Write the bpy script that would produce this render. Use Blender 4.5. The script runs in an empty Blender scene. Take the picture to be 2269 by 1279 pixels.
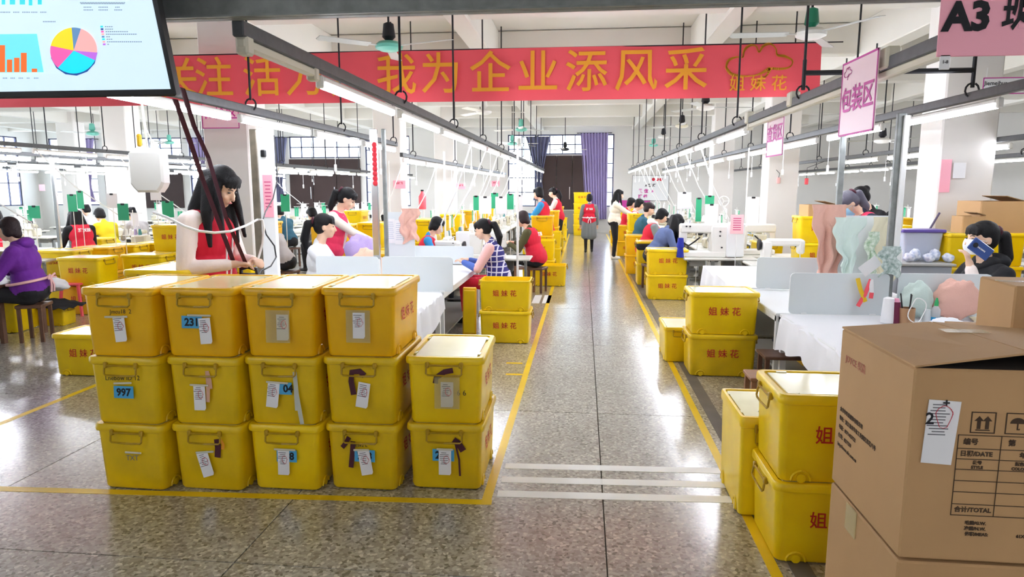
import bpy, bmesh, math, random
import numpy as np
from mathutils import Vector, Matrix, Euler
random.seed(7)
SC = bpy.context.scene
COL = SC.collection
PI = math.pi
# ------------------------------------------------------------------ camera
F = 1500.0; CX = 1134.5; CY = 639.5; CH = 1.8
PITCH = math.atan((CY - 417.0) / F)
YAW = math.atan((1293.0 - CX) * math.cos(PITCH) / F)
cam = bpy.data.cameras.new('camera'); camo = bpy.data.objects.new('camera', cam); COL.objects.link(camo)
cam.sensor_fit = 'HORIZONTAL'; cam.sensor_width = 36.0; cam.lens = 36.0 * F / 2269.0
cam.clip_start = 0.05; cam.clip_end = 200
camo.location = (0, 0, CH); camo.rotation_euler = (PI / 2 - PITCH, 0, YAW)
SC.camera = camo
# ------------------------------------------------------------------ world, exposure
SC.view_settings.view_transform = 'Standard'
SC.view_settings.look = 'None'
SC.view_settings.gamma = 1.0
SC.view_settings.use_curve_mapping = False
SC.view_settings.exposure = 1.25
w = bpy.data.worlds.new('overcast_sky'); SC.world = w; w.use_nodes = True
bgn = w.node_tree.nodes['Background']; bgn.inputs[0].default_value = (0.86, 0.93, 1.0, 1); bgn.inputs[1].default_value = 3.4
TUBE_POWER = 34.0

_cp, _sp, _cy, _sy = math.cos(PITCH), math.sin(PITCH), math.cos(YAW), math.sin(YAW)
_fw = (-_sy * _cp, _cy * _cp, -_sp); _rt = (_cy, _sy, 0); _up = (-_sy * _sp, _cy * _sp, _cp)
def _ray(x, y):
    a = (x - CX) / F; b = -(y - CY) / F
    return [_fw[i] + a * _rt[i] + b * _up[i] for i in range(3)]
def fl(x, y, z=0.0):
    """point of the horizontal plane at height z seen at photograph position x, y"""
    r = _ray(x, y); t = (z - CH) / r[2]; return Vector((r[0] * t, r[1] * t, z))
def aY(x, y, Y):
    """point at depth Y seen at photograph position x, y"""
    r = _ray(x, y); t = Y / r[1]; return Vector((r[0] * t, Y, CH + r[2] * t))

# ------------------------------------------------------------------ materials
def lin(c):
    if isinstance(c, str):
        c = tuple(int(c[i:i + 2], 16) / 255.0 for i in (0, 2, 4))
    return tuple((v / 12.92 if v <= 0.04045 else ((v + 0.055) / 1.055) ** 2.4) for v in c[:3]) + (1.0,)
MATS = {}
def mat(name, col, rough=0.5, metal=0.0, noise=0.0, nscale=8.0, bump=0.0, bscale=60.0, emis=None, es=0.0, trans=0.0, coat=0.0, col2=None, alpha=1.0, spec=0.5):
    if name in MATS: return MATS[name]
    m = bpy.data.materials.new(name); m.use_nodes = True
    nt = m.node_tree; b = nt.nodes['Principled BSDF']
    b.inputs['Base Color'].default_value = lin(col); b.inputs['Roughness'].default_value = rough
    b.inputs['Metallic'].default_value = metal; b.inputs['Specular IOR Level'].default_value = spec
    if coat: b.inputs['Coat Weight'].default_value = coat; b.inputs['Coat Roughness'].default_value = 0.1
    if trans: b.inputs['Transmission Weight'].default_value = trans
    if alpha < 1: b.inputs['Alpha'].default_value = alpha
    if emis is not None:
        b.inputs['Emission Color'].default_value = lin(emis); b.inputs['Emission Strength'].default_value = es
    tc = None
    if noise or bump or col2:
        tc = nt.nodes.new('ShaderNodeTexCoord')
    if noise or col2:
        n = nt.nodes.new('ShaderNodeTexNoise'); n.inputs['Scale'].default_value = nscale; n.inputs['Detail'].default_value = 5
        nt.links.new(tc.outputs['Object'], n.inputs['Vector'])
        r = nt.nodes.new('ShaderNodeValToRGB'); r.color_ramp.elements[0].position = 0.32; r.color_ramp.elements[1].position = 0.68
        a = lin(col); k = 1 - noise
        lo = lin(col2) if col2 else (a[0] * k, a[1] * k, a[2] * k, 1)
        r.color_ramp.elements[0].color = lo; r.color_ramp.elements[1].color = a
        nt.links.new(n.outputs['Fac'], r.inputs['Fac']); nt.links.new(r.outputs['Color'], b.inputs['Base Color'])
    if bump:
        n2 = nt.nodes.new('ShaderNodeTexNoise'); n2.inputs['Scale'].default_value = bscale; n2.inputs['Detail'].default_value = 4
        nt.links.new(tc.outputs['Object'], n2.inputs['Vector'])
        bp = nt.nodes.new('ShaderNodeBump'); bp.inputs['Strength'].default_value = bump; bp.inputs['Distance'].default_value = 0.01
        nt.links.new(n2.outputs['Fac'], bp.inputs['Height']); nt.links.new(bp.outputs['Normal'], b.inputs['Normal'])
    MATS[name] = m
    return m
def M(n): return MATS[n] if isinstance(n, str) else n

# ------------------------------------------------------------------ mesh builder
def rot_to(d):
    return Vector((0, 0, 1)).rotation_difference(Vector(d).normalized()).to_matrix()
class MB:
    def __init__(s): s.v = []; s.f = []; s.m = []; s.cur = 0; s.T = None
    def _add(s, vs, fs):
        o = len(s.v)
        if s.T is not None: vs = [s.T @ Vector(q) for q in vs]
        s.v.extend([tuple(q) for q in vs]); s.f.extend([tuple(i + o for i in q) for q in fs]); s.m.extend([s.cur] * len(fs))
        return s
    def box(s, c, d, rz=0.0, R=None):
        hx, hy, hz = d[0] / 2, d[1] / 2, d[2] / 2
        vs = [Vector((x, y, z)) for z in (-hz, hz) for x, y in ((-hx, -hy), (hx, -hy), (hx, hy), (-hx, hy))]
        if R is None and rz: R = Matrix.Rotation(rz, 3, 'Z')
        if R is not None: vs = [R @ q for q in vs]
        vs = [q + Vector(c) for q in vs]
        return s._add(vs, [(3, 2, 1, 0), (4, 5, 6, 7), (0, 1, 5, 4), (1, 2, 6, 5), (2, 3, 7, 6), (3, 0, 4, 7)])
    def rbox(s, c, d, b=0.01, rz=0.0, R=None):
        h = [d[0] / 2, d[1] / 2, d[2] / 2]; b = min(b, min(h) * 0.95)
        vs = []; idx = {}
        for sx in (-1, 1):
            for sy in (-1, 1):
                for sz in (-1, 1):
                    sg = (sx, sy, sz)
                    for ax in range(3):
                        idx[(sg, ax)] = len(vs)
                        vs.append(Vector([sg[i] * (h[i] if i == ax else h[i] - b) for i in range(3)]))
        fs = []
        def face(ids):
            p = [vs[i] for i in ids]; n = (p[1] - p[0]).cross(p[2] - p[0]); cc = sum(p, Vector()) / len(p)
            fs.append(tuple(ids) if n.dot(cc) > 0 else tuple(reversed(ids)))
        for ax in range(3):
            o = [i for i in range(3) if i != ax]
            for sg in (-1, 1):
                ids = []
                for a_, b_ in ((-1, -1), (1, -1), (1, 1), (-1, 1)):
                    k = [0, 0, 0]; k[ax] = sg; k[o[0]] = a_; k[o[1]] = b_
                    ids.append(idx[(tuple(k), ax)])
                face(ids)
                for s2 in (-1, 1):
                    pass
        for ax in range(3):
            o = [i for i in range(3) if i != ax]
            for a_ in (-1, 1):
                for b_ in (-1, 1):
                    k1 = [0, 0, 0]; k1[ax] = -1; k1[o[0]] = a_; k1[o[1]] = b_
                    k2 = list(k1); k2[ax] = 1
                    face([idx[(tuple(k1), o[0])], idx[(tuple(k2), o[0])], idx[(tuple(k2), o[1])], idx[(tuple(k1), o[1])]])
        for sx in (-1, 1):
            for sy in (-1, 1):
                for sz in (-1, 1):
                    face([idx[((sx, sy, sz), i)] for i in range(3)])
        if R is None and rz: R = Matrix.Rotation(rz, 3, 'Z')
        if R is not None: vs = [R @ q for q in vs]
        return s._add([q + Vector(c) for q in vs], fs)
    def cyl(s, p0, p1, r0, r1=None, n=8, cap=True):
        if r1 is None: r1 = r0
        p0 = Vector(p0); p1 = Vector(p1); R = rot_to(p1 - p0); vs = []
        for p, r in ((p0, r0), (p1, r1)):
            for i in range(n):
                a = 2 * PI * i / n; vs.append(p + R @ Vector((r * math.cos(a), r * math.sin(a), 0)))
        fs = [(i, (i + 1) % n, n + (i + 1) % n, n + i) for i in range(n)]
        if cap: fs += [tuple(range(n - 1, -1, -1)), tuple(range(n, 2 * n))]
        return s._add(vs, fs)
    def tube(s, pts, r, n=6, r1=None, flat=None):
        pts = [Vector(p) for p in pts]; k = len(pts); vs = []; fs = []
        nrm = None
        for i, p in enumerate(pts):
            t = (pts[min(i + 1, k - 1)] - pts[max(i - 1, 0)]).normalized()
            if nrm is None:
                nrm = t.orthogonal().normalized()
                if flat is not None:
                    nrm = (Vector(flat) - t * t.dot(Vector(flat))).normalized()
            nrm = (nrm - t * t.dot(nrm)).normalized(); bn = t.cross(nrm)
            rr = r if r1 is None else r + (r1 - r) * i / (k - 1)
            for j in range(n):
                a = 2 * PI * j / n + PI / n
                th = 0.12 if flat is not None else 1.0
                vs.append(p + (nrm * math.cos(a) * th + bn * math.sin(a)) * rr)
        for i in range(k - 1):
            for j in range(n):
                fs.append((i * n + j, i * n + (j + 1) % n, (i + 1) * n + (j + 1) % n, (i + 1) * n + j))
        fs += [tuple(range(n - 1, -1, -1)), tuple(range((k - 1) * n, k * n))]
        return s._add(vs, fs)
    def lathe(s, prof, c=(0, 0, 0), n=12, R=None):
        vs = []; fs = []; c = Vector(c)
        for r, z in prof:
            for i in range(n):
                a = 2 * PI * i / n; q = Vector((r * math.cos(a), r * math.sin(a), z))
                vs.append(c + (R @ q if R is not None else q))
        for k in range(len(prof) - 1):
            for i in range(n):
                fs.append((k * n + i, k * n + (i + 1) % n, (k + 1) * n + (i + 1) % n, (k + 1) * n + i))
        fs += [tuple(range(n - 1, -1, -1)), tuple(range((len(prof) - 1) * n, len(prof) * n))]
        return s._add(vs, fs)
    def ell(s, c, r, n=10, m=6, R=None):
        vs = []; fs = []; c = Vector(c)
        for k in range(1, m):
            ph = PI * k / m
            for i in range(n):
                a = 2 * PI * i / n; q = Vector((r[0] * math.sin(ph) * math.cos(a), r[1] * math.sin(ph) * math.sin(a), -r[2] * math.cos(ph)))
                vs.append(c + (R @ q if R is not None else q))
        b = len(vs)
        for z in (-r[2], r[2]):
            q = Vector((0, 0, z)); vs.append(c + (R @ q if R is not None else q))
        for k in range(m - 2):
            for i in range(n): fs.append((k * n + i, k * n + (i + 1) % n, (k + 1) * n + (i + 1) % n, (k + 1) * n + i))
        for i in range(n):
            fs.append((b, (i + 1) % n, i)); fs.append((b + 1, (m - 2) * n + i, (m - 2) * n + (i + 1) % n))
        return s._add(vs, fs)
    def loft(s, loops, cap0=True, cap1=True):
        n = len(loops[0]); vs = [p for l in loops for p in l]; fs = []
        for k in range(len(loops) - 1):
            for i in range(n): fs.append((k * n + i, k * n + (i + 1) % n, (k + 1) * n + (i + 1) % n, (k + 1) * n + i))
        if cap0: fs.append(tuple(range(n - 1, -1, -1)))
        if cap1: fs.append(tuple(range((len(loops) - 1) * n, len(loops) * n)))
        return s._add(vs, fs)
    def prism(s, poly, z0, z1, R=None, c=(0, 0, 0)):
        n = len(poly); c = Vector(c)
        vs = [Vector((x, y, z)) for z in (z0, z1) for x, y in poly]
        vs = [c + (R @ q if R is not None else q) for q in vs]
        fs = [(i, (i + 1) % n, n + (i + 1) % n, n + i) for i in range(n)] + [tuple(range(n - 1, -1, -1)), tuple(range(n, 2 * n))]
        return s._add(vs, fs)
    def sheet(s, f, nu, nv, th=0.004, wrap=False):
        """f(u,v)->point, given thickness along the local normal"""
        P = [[Vector(f(i / nu, j / nv)) for j in range(nv + 1)] for i in range(nu + 1)]
        vs = []; W = nv + 1
        for sgn in (0, 1):
            for i in range(nu + 1):
                for j in range(nv + 1):
                    a = P[min(i + 1, nu)][j] - P[max(i - 1, 0)][j]; b = P[i][min(j + 1, nv)] - P[i][max(j - 1, 0)]
                    nn = a.cross(b); nn = nn.normalized() if nn.length > 1e-9 else Vector((0, 0, 1))
                    vs.append(P[i][j] + nn * (th * (sgn - 0.5)))
        o = (nu + 1) * W; fs = []
        for i in range(nu):
            for j in range(nv):
                a, b, c, d = i * W + j, (i + 1) * W + j, (i + 1) * W + j + 1, i * W + j + 1
                fs.append((o + a, o + b, o + c, o + d)); fs.append((d, c, b, a))
        for i in range(nu):
            for j in (0, nv):
                a, b = i * W + j, (i + 1) * W + j; fs.append((a, b, o + b, o + a) if j == 0 else (b, a, o + a, o + b))
        for j in range(nv):
            for i in (0, nu):
                a, b = i * W + j, i * W + j + 1; fs.append((b, a, o + a, o + b) if i == 0 else (a, b, o + b, o + a))
        return s._add(vs, fs)
    def mesh(s, name, mats, smooth=False):
        me = bpy.data.meshes.new(name); me.from_pydata(s.v, [], s.f)
        for m_ in (mats if isinstance(mats, (list, tuple)) else [mats]): me.materials.append(m_)
        if any(s.m): me.polygons.foreach_set('material_index', s.m)
        if smooth:
            me.polygons.foreach_set('use_smooth', [True] * len(me.polygons))
            if smooth != 'all': me.set_sharp_from_angle(angle=0.7)
        me.update(); return me
    def build(s, name, mats, parent=None, smooth=False, loc=None):
        return link(name, s.mesh(name, mats, smooth), parent, loc)
def link(name, me, parent=None, loc=None, rz=0.0):
    o = bpy.data.objects.new(name, me); COL.objects.link(o)
    if parent is not None: o.parent = parent
    if loc is not None: o.location = loc
    if rz: o.rotation_euler = (0, 0, rz)
    return o
def tag(o, label=None, cat=None, group=None, kind=None):
    if label: o['label'] = label
    if cat: o['category'] = cat
    if group: o['group'] = group
    if kind: o['kind'] = kind
    return o
def thing(name, label, cat, loc=(0, 0, 0), rz=0.0, group=None):
    o = bpy.data.objects.new(name, None); COL.objects.link(o); o.location = loc; o.rotation_euler = (0, 0, rz)
    o.empty_display_size = 0.1
    return tag(o, label, cat, group)
def kids(o):
    return [c for c in KID.get(o.name, [])]
def copy_tree(o, parent=None):
    c = o.copy(); COL.objects.link(c)
    if parent is not None: c.parent = parent
    for ch in list(o.children): copy_tree(ch, c)
    return c
def dup(o, loc, rz=0.0, label=None, group=None, scale=None):
    c = copy_tree(o); c.location = loc; c.rotation_euler = (0, 0, rz)
    if label: c['label'] = label
    if group: c['group'] = group
    if scale: c.scale = scale if isinstance(scale, tuple) else (scale,) * 3
    return c
def rrect(w, d, r, z, k=3):
    pts = []
    for cx, cy, a0 in ((w / 2 - r, d / 2 - r, 0), (-w / 2 + r, d / 2 - r, PI / 2), (-w / 2 + r, -d / 2 + r, PI), (w / 2 - r, -d / 2 + r, 1.5 * PI)):
        for i in range(k + 1):
            a = a0 + PI / 2 * i / k; pts.append(Vector((cx + r * math.cos(a), cy + r * math.sin(a), z)))
    return pts
TXT = {}
def text_mesh(s, size, m, bold=0.0, thick=0.0, align='CENTER', res=2):
    key = (s, size, m.name, bold, thick, align)
    if key in TXT: return TXT[key]
    cu = bpy.data.curves.new('lettering', 'FONT'); cu.body = s; cu.size = size; cu.offset = bold; cu.extrude = thick
    cu.align_x = align; cu.align_y = 'CENTER'; cu.resolution_u = res; cu.fill_mode = 'BOTH' if thick else 'FRONT'
    o = bpy.data.objects.new('lettering', cu); COL.objects.link(o)
    me = bpy.data.meshes.new_from_object(o.evaluated_get(bpy.context.evaluated_depsgraph_get()))
    bpy.data.objects.remove(o); bpy.data.curves.remove(cu)
    me.name = 'lettering'; me.materials.clear(); me.materials.append(m); TXT[key] = me
    return me
def put_text(s, size, m, parent, M4, bold=0.0, name='lettering', align='CENTER', thick=0.0004, wscale=1.0):
    o = link(name, text_mesh(s, size, m, bold, thick, align), parent)
    o.matrix_local = M4 @ Matrix.Diagonal((wscale, 1, 1, 1))
    return o
def frame4(o, xdir, updir):
    """matrix with local x along xdir, local y along updir, local z outwards"""
    x = Vector(xdir).normalized(); y = Vector(updir); y = (y - x * x.dot(y)).normalized(); z = x.cross(y)
    m = Matrix((x, y, z)).transposed().to_4x4(); m.translation = Vector(o); return m
FRONT = lambda p: frame4(p, (1, 0, 0), (0, 0, 1))      # faces -Y
BACK = lambda p: frame4(p, (-1, 0, 0), (0, 0, 1))
LEFT = lambda p: frame4(p, (0, -1, 0), (0, 0, 1))      # faces -X
RIGHT = lambda p: frame4(p, (0, 1, 0), (0, 0, 1))
TOP = lambda p: frame4(p, (1, 0, 0), (0, 1, 0))

# palette
mat('wall_paint', 'e6e4de', 0.7, noise=0.05, nscale=0.7)
mat('column_paint', 'e9e4de', 0.6, noise=0.05, nscale=0.8)
mat('ceiling_paint', 'e2dfd6', 0.8, noise=0.06, nscale=0.5)
mat('dark_steel', '5a5c5e', 0.5, 0.1, noise=0.2, nscale=20)
mat('galvanised', '8e9290', 0.5, 0.15, noise=0.3, nscale=14)
mat('rod_black', '26262a', 0.5, 0.3)
mat('white_enamel', 'eceae4', 0.35)
mat('cream_enamel', 'd8d2be', 0.4)
mat('white_plastic', 'f1f1ef', 0.35)
mat('tube_glow', 'ffffff', 0.4, emis=(0.93, 0.95, 1.0), es=TUBE_POWER)
mat('crate_yellow', 'fcd808', 0.32, noise=0.12, nscale=5, col2='f2ca06')
mat('crate_amber', 'fac40a', 0.34, noise=0.12, nscale=4, col2='ecb408')
mat('crate_lime', 'f4cc08', 0.34, noise=0.12, nscale=4, col2='dcb80a')
mat('lid_panel', 'f4ecae', 0.22, noise=0.1, nscale=3, coat=0.4)
mat('clip_bronze', 'b8920c', 0.4, noise=0.25, nscale=30)
mat('red_print', 'c02414', 0.6)
mat('paper', 'f0eff0', 0.8)
mat('ink', '1c1c22', 0.8)
mat('ink_grey', '6c6c70', 0.8)
mat('ink_red', 'c8283c', 0.8)
mat('sticker_blue', '4aa8d8', 0.5)
mat('tape_clear', 'd8c98c', 0.2, alpha=0.35)
mat('ribbon_maroon', '4c1024', 0.6, noise=0.2)
mat('ribbon_pink', 'dcae92', 0.7)
mat('ribbon_grey', 'c8cabc', 0.7)
mat('yellow_tape', 'f0c818', 0.35, noise=0.15, nscale=3)
mat('white_tape', 'fbfaf6', 0.4, noise=0.08, nscale=3)
mat('cardboard', 'c09868', 0.75, noise=0.08, nscale=2.5, bump=0.05, bscale=12)
mat('cardboard_edge', '8a6c48', 0.8)
mat('board_white', 'f0f2f2', 0.45)
mat('cloth_white', 'f4f5f8', 0.8, bump=0.08, bscale=40)
mat('wood', '6b4a38', 0.5, noise=0.3, nscale=9)
mat('wood_light', '9a6a48', 0.5, noise=0.3, nscale=9)
mat('black_plastic', '151517', 0.35)
mat('black_cloth', '1c1c20', 0.9, bump=0.3, bscale=20)
mat('green_card', '2fae7c', 0.5)
mat('machine_white', 'ecebe4', 0.3, noise=0.04, nscale=6)
mat('machine_cream', 'd9d2b8', 0.35, noise=0.08, nscale=6)
mat('chrome', 'd0d2d4', 0.2, 0.95)
mat('fan_teal', '6fc4b0', 0.35)
mat('fan_green', '1f8060', 0.35)
mat('blade_grey', 'c9cbc6', 0.45)
mat('banner_red', 'fa5c68', 0.6, noise=0.08, nscale=1.2)
mat('banner_gold', 'f4a428', 0.6)
mat('sign_pink', 'ffb2c2', 0.5)
mat('sign_blush', 'fbdfe8', 0.4)
mat('magenta', 'c8389c', 0.5)
mat('brown_board', '3a2724', 0.6, noise=0.15, nscale=1.5)
mat('curtain_lilac', 'a99cc8', 0.8, bump=0.1, bscale=8)
mat('curtain_slate', '6f7290', 0.8, bump=0.1, bscale=8)
mat('pink_cloth', 'e4b4a4', 0.9, bump=0.4, bscale=90)
mat('mint_cloth', 'cfe0d8', 0.9, bump=0.3, bscale=90)
# ================================================================== SETTING
XL, XR, YB, YF, ZC = -24.0, 14.0, -3.5, 28.0, 4.7
def struct(o, label=None):
    o['kind'] = 'structure'
    if label: o['label'] = label
    return o
def terrazzo():
    m = bpy.data.materials.new('terrazzo'); m.use_nodes = True; nt = m.node_tree; b = nt.nodes['Principled BSDF']
    g = nt.nodes.new('ShaderNodeNewGeometry')
    v = nt.nodes.new('ShaderNodeTexVoronoi'); v.inputs['Scale'].default_value = 62; v.feature = 'F1'
    v2 = nt.nodes.new('ShaderNodeTexVoronoi'); v2.inputs['Scale'].default_value = 110
    n = nt.nodes.new('ShaderNodeTexNoise'); n.inputs['Scale'].default_value = 0.9; n.inputs['Detail'].default_value = 4
    for q in (v, v2, n): nt.links.new(g.outputs['Position'], q.inputs['Vector'])
    sep = nt.nodes.new('ShaderNodeSeparateColor'); nt.links.new(v.outputs['Color'], sep.inputs[0])
    r = nt.nodes.new('ShaderNodeValToRGB'); cr = r.color_ramp; cr.interpolation = 'CONSTANT'
    cr.elements[0].position = 0; cr.elements[0].color = lin('9e998d')
    for p, c in ((0.3, 'b0aba0'), (0.52, '8a8478'), (0.66, 'bdb8ad'), (0.84, 'd8d4c8'), (0.93, '6c665a')):
        e = cr.elements.new(p); e.color = lin(c)
    cr.elements[-1].position = 0.95; cr.elements[-1].color = lin('6c665a')
    nt.links.new(sep.outputs[0], r.inputs['Fac'])
    mx = nt.nodes.new('ShaderNodeMix'); mx.data_type = 'RGBA'; mx.blend_type = 'MULTIPLY'; mx.inputs['Factor'].default_value = 0.55
    r2 = nt.nodes.new('ShaderNodeValToRGB'); r2.color_ramp.elements[0].position = 0.3; r2.color_ramp.elements[0].color = lin('b9b2a6'); r2.color_ramp.elements[1].position = 0.7
    nt.links.new(n.outputs['Fac'], r2.inputs['Fac'])
    nt.links.new(r.outputs['Color'], mx.inputs['A']); nt.links.new(r2.outputs['Color'], mx.inputs['B']); nt.links.new(mx.outputs['Result'], b.inputs['Base Color'])
    b.inputs['Roughness'].default_value = 0.3; b.inputs['Coat IOR'].default_value = 1.75; b.inputs['Coat Weight'].default_value = 1.0; b.inputs['Coat Roughness'].default_value = 0.19
    n3 = nt.nodes.new('ShaderNodeTexNoise'); n3.inputs['Scale'].default_value = 1.3; nt.links.new(g.outputs['Position'], n3.inputs['Vector'])
    bp = nt.nodes.new('ShaderNodeBump'); bp.inputs['Strength'].default_value = 0.15; bp.inputs['Distance'].default_value = 0.02
    nt.links.new(n3.outputs['Fac'], bp.inputs['Height']); nt.links.new(bp.outputs['Normal'], b.inputs['Coat Normal'])
    MATS['terrazzo'] = m
terrazzo()
mat('joint', '5a554c', 0.8)
b = MB(); b.box(((XL + XR) / 2, (YB + YF) / 2, -0.06), (XR - XL, YF - YB, 0.1))
floor = struct(b.build('floor', M('joint')), 'polished grey terrazzo floor with thin dark joints')
gx, gy = 1.8, 2.4
b = MB(); b.box((0, 0, -0.006), (gx - 0.007, gy - 0.007, 0.012)); slab = b.mesh('floor_slab', M('terrazzo'))
x = 0.14 - gx * 14 + gx / 2
xs = []
while x < XR + 1: 
    if x > XL - 1: xs.append(x)
    x += gx
ys = [5.3 - 2.4 * 4 + gy / 2 + i * gy for i in range(14)]
for x in xs:
    for y in ys: link('floor_slab', slab, floor, (x, y, 0))
def strip(pts, wd, m, name, z=0.0012, parent=floor):
    b = MB()
    for p, q in zip(pts[:-1], pts[1:]):
        p = Vector(p); q = Vector(q); d = (q - p); L = d.length
        b.box(((p.x + q.x) / 2, (p.y + q.y) / 2, z / 2), (L + wd * 0.98, wd, z), math.atan2(d.y, d.x))
    return b.build(name, M(m), parent)
strip([(0.93, 1.6), (0.93, 27)], 0.055, 'yellow_tape', 'yellow_line')
strip([(-0.535, 3.66), (-0.535, 27)], 0.055, 'yellow_line' if 0 else 'yellow_tape', 'yellow_line')
strip([(-3.7, 3.52), (-0.53, 3.66)], 0.06, 'yellow_tape', 'yellow_line', z=0.0016)
strip([(-4.45, 3.4), (-4.45, 27)], 0.06, 'yellow_tape', 'yellow_line')
for yy in (3.78, 3.98, 4.19):
    strip([(-0.44, yy), (0.86, yy + 0.06)], 0.085, 'white_tape', 'white_stripe', z=0.0016)
for px, py in ((1140, 805), (1140, 830)):
    p = fl(px, py); strip([(p.x - .06, p.y), (p.x + .06, p.y)], 0.05, 'yellow_tape', 'worn_tape_mark')
for px, py in ((1190, 663), (1212, 663)):
    p = fl(px, py); strip([(p.x, p.y - .35), (p.x, p.y + .35)], 0.12, 'white_tape', 'white_stripe')
b = MB(); b.box((1.06, 14.8, 0.002), (0.1, 24.5, 0.004)); b.build('dark_strip', mat('grime', '6a6256', 0.6, noise=0.3, nscale=3), floor)
# ceiling slab, beams, columns
b = MB(); b.box(((XL + XR) / 2, (YB + YF) / 2, ZC + 0.1), (XR - XL, YF - YB, 0.2))
ceil = struct(b.build('ceiling', M('ceiling_paint')), 'white painted concrete ceiling slab with deep beams')
ZB = 4.15
bx_ = [-22.0, -18.6, -15.2, -11.8, -8.4, -5.0, -1.78, 2.05, 5.0, 8.4, 11.8]
for x in bx_:
    b = MB(); b.rbox((x, (YB + YF) / 2, (ZB + ZC) / 2 - 0.02), (0.32, YF - YB, ZC - ZB + 0.04), 0.015); b.build('ceiling_beam', M('ceiling_paint'), ceil)
beam_y = [-0.4, 3.0, 6.4, 9.8, 13.2, 16.6, 20.0, 23.4, 26.8]
for y in beam_y:
    b = MB(); b.rbox(((XL + XR) / 2, y, (ZB + ZC) / 2), (XR - XL, 0.28, ZC - ZB - 0.02), 0.015); b.build('ceiling_beam', M('ceiling_paint'), ceil)
cols = {}
n = 0
for y in (9.8, 16.6, 23.4):
    for x in (-18.6, -11.8, -5.15 if y < 10 else -4.75, 4.95 if y < 10 else 4.55, 11.8):
        n += 1
        b = MB(); b.rbox((x, y, ZC / 2), (0.68, 0.6, ZC), 0.02)
        o = b.build('column', M('column_paint')); struct(o); cols[(round(x), round(y))] = o
# side / back walls
def wallbox(nm, c, d, label=None): 
    b = MB(); b.box(c, d); return struct(b.build(nm, M('wall_paint')), label)
wallbox('wall_right', (XR + 0.1, (YB + YF) / 2, ZC / 2), (0.2, YF - YB, ZC))
wallbox('wall_back', ((XL + XR) / 2, YB - 0.1, ZC / 2), (XR - XL, 0.2, ZC))
mat('metal_frame', '4a4c66', 0.5, 0.3)
def glassmat():
    m = bpy.data.materials.new('window_glass'); m.use_nodes = True; nt = m.node_tree; nt.nodes.clear()
    o = nt.nodes.new('ShaderNodeOutputMaterial'); t = nt.nodes.new('ShaderNodeBsdfTransparent'); g = nt.nodes.new('ShaderNodeBsdfGlossy')
    g.inputs['Roughness'].default_value = 0.05; mx = nt.nodes.new('ShaderNodeMixShader'); mx.inputs[0].default_value = 0.08
    t.inputs[0].default_value = (0.93, 0.97, 1, 1)
    nt.links.new(t.outputs[0], mx.inputs[1]); nt.links.new(g.outputs[0], mx.inputs[2]); nt.links.new(mx.outputs[0], o.inputs[0]); MATS['window_glass'] = m
glassmat()
WN = [0]
def window(c, w_, h_, axis, nx, nz, frm='metal_frame'):
    """window unit filling an opening; axis 'y' lies in a far wall, 'x' in a side wall"""
    WN[0] += 1
    b = MB(); t = 0.05
    def bb(u, z, du, dz, th):
        b.box((c[0] + u, c[1], c[2] + z), (du, th, dz)) if axis == 'y' else b.box((c[0], c[1] + u, c[2] + z), (th, du, dz))
    bb(0, h_ / 2 - t / 2, w_, t, .07); bb(0, -h_ / 2 + t / 2, w_, t, .07); bb(-w_ / 2 + t / 2, 0, t, h_, .07); bb(w_ / 2 - t / 2, 0, t, h_, .07)
    for i in range(1, nx): bb(-w_ / 2 + w_ * i / nx, 0, t * .8, h_, .06)
    for i in range(1, nz): bb(0, -h_ / 2 + h_ * i / nz, w_, t * .8, .06)
    o = struct(b.build('window_%d' % WN[0], M(frm)))
    for i in range(nx):
        for k in range(nz):
            b = MB(); pw = w_ / nx - .04; ph = h_ / nz - .04
            p = (-w_ / 2 + w_ * (i + .5) / nx, -h_ / 2 + h_ * (k + .5) / nz)
            if axis == 'y': b.box((c[0] + p[0], c[1], c[2] + p[1]), (pw, .006, ph))
            else: b.box((c[0], c[1] + p[0], c[2] + p[1]), (.006, pw, ph))
            b.build('pane', M('window_glass'), o)
    return o
# far wall at YF with window band; openings described by x-ranges (z0,z1)
HZ1 = 3.95; SILL = 1.05
ops = []     # (x0,x1,z0,z1,kind)
def farx(px): return aY(px, 350, YF).x
spans = [(-23.4, -21.2, SILL, HZ1), (-20.8, -17.2, 3.05, HZ1), (-16.9, -14.6, SILL, HZ1), (-13.9, -12.6, SILL, HZ1), (-12.4, -9.3, 3.05, HZ1), (-9.1, -7.2, SILL, HZ1), (-3.1, -1.95, SILL, HZ1), (-1.9, 0.15, 3.15, HZ1), (0.2, 1.2, SILL, HZ1)]
fw_ = MB(); xprev = XL
for (x0, x1, z0, z1) in spans:
    if x0 > xprev: fw_.box(((xprev + x0) / 2, YF + .1, ZC / 2), (x0 - xprev, .2, ZC))
    fw_.box(((x0 + x1) / 2, YF + .1, z0 / 2), (x1 - x0, .2, z0)); fw_.box(((x0 + x1) / 2, YF + .1, (z1 + ZC) / 2), (x1 - x0, .2, ZC - z1))
    xprev = x1
fw_.box(((xprev + XR) / 2, YF + .1, ZC / 2), (XR - xprev, .2, ZC))
struct(fw_.build('wall_far', M('wall_paint')), 'far white wall with a band of tall windows')
for (x0, x1, z0, z1) in spans:
    window(((x0 + x1) / 2, YF + .1, (z0 + z1) / 2), x1 - x0, z1 - z0, 'y', max(2, round((x1 - x0) / .55)), 2 if z1 - z0 < 1.2 else 5)
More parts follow.
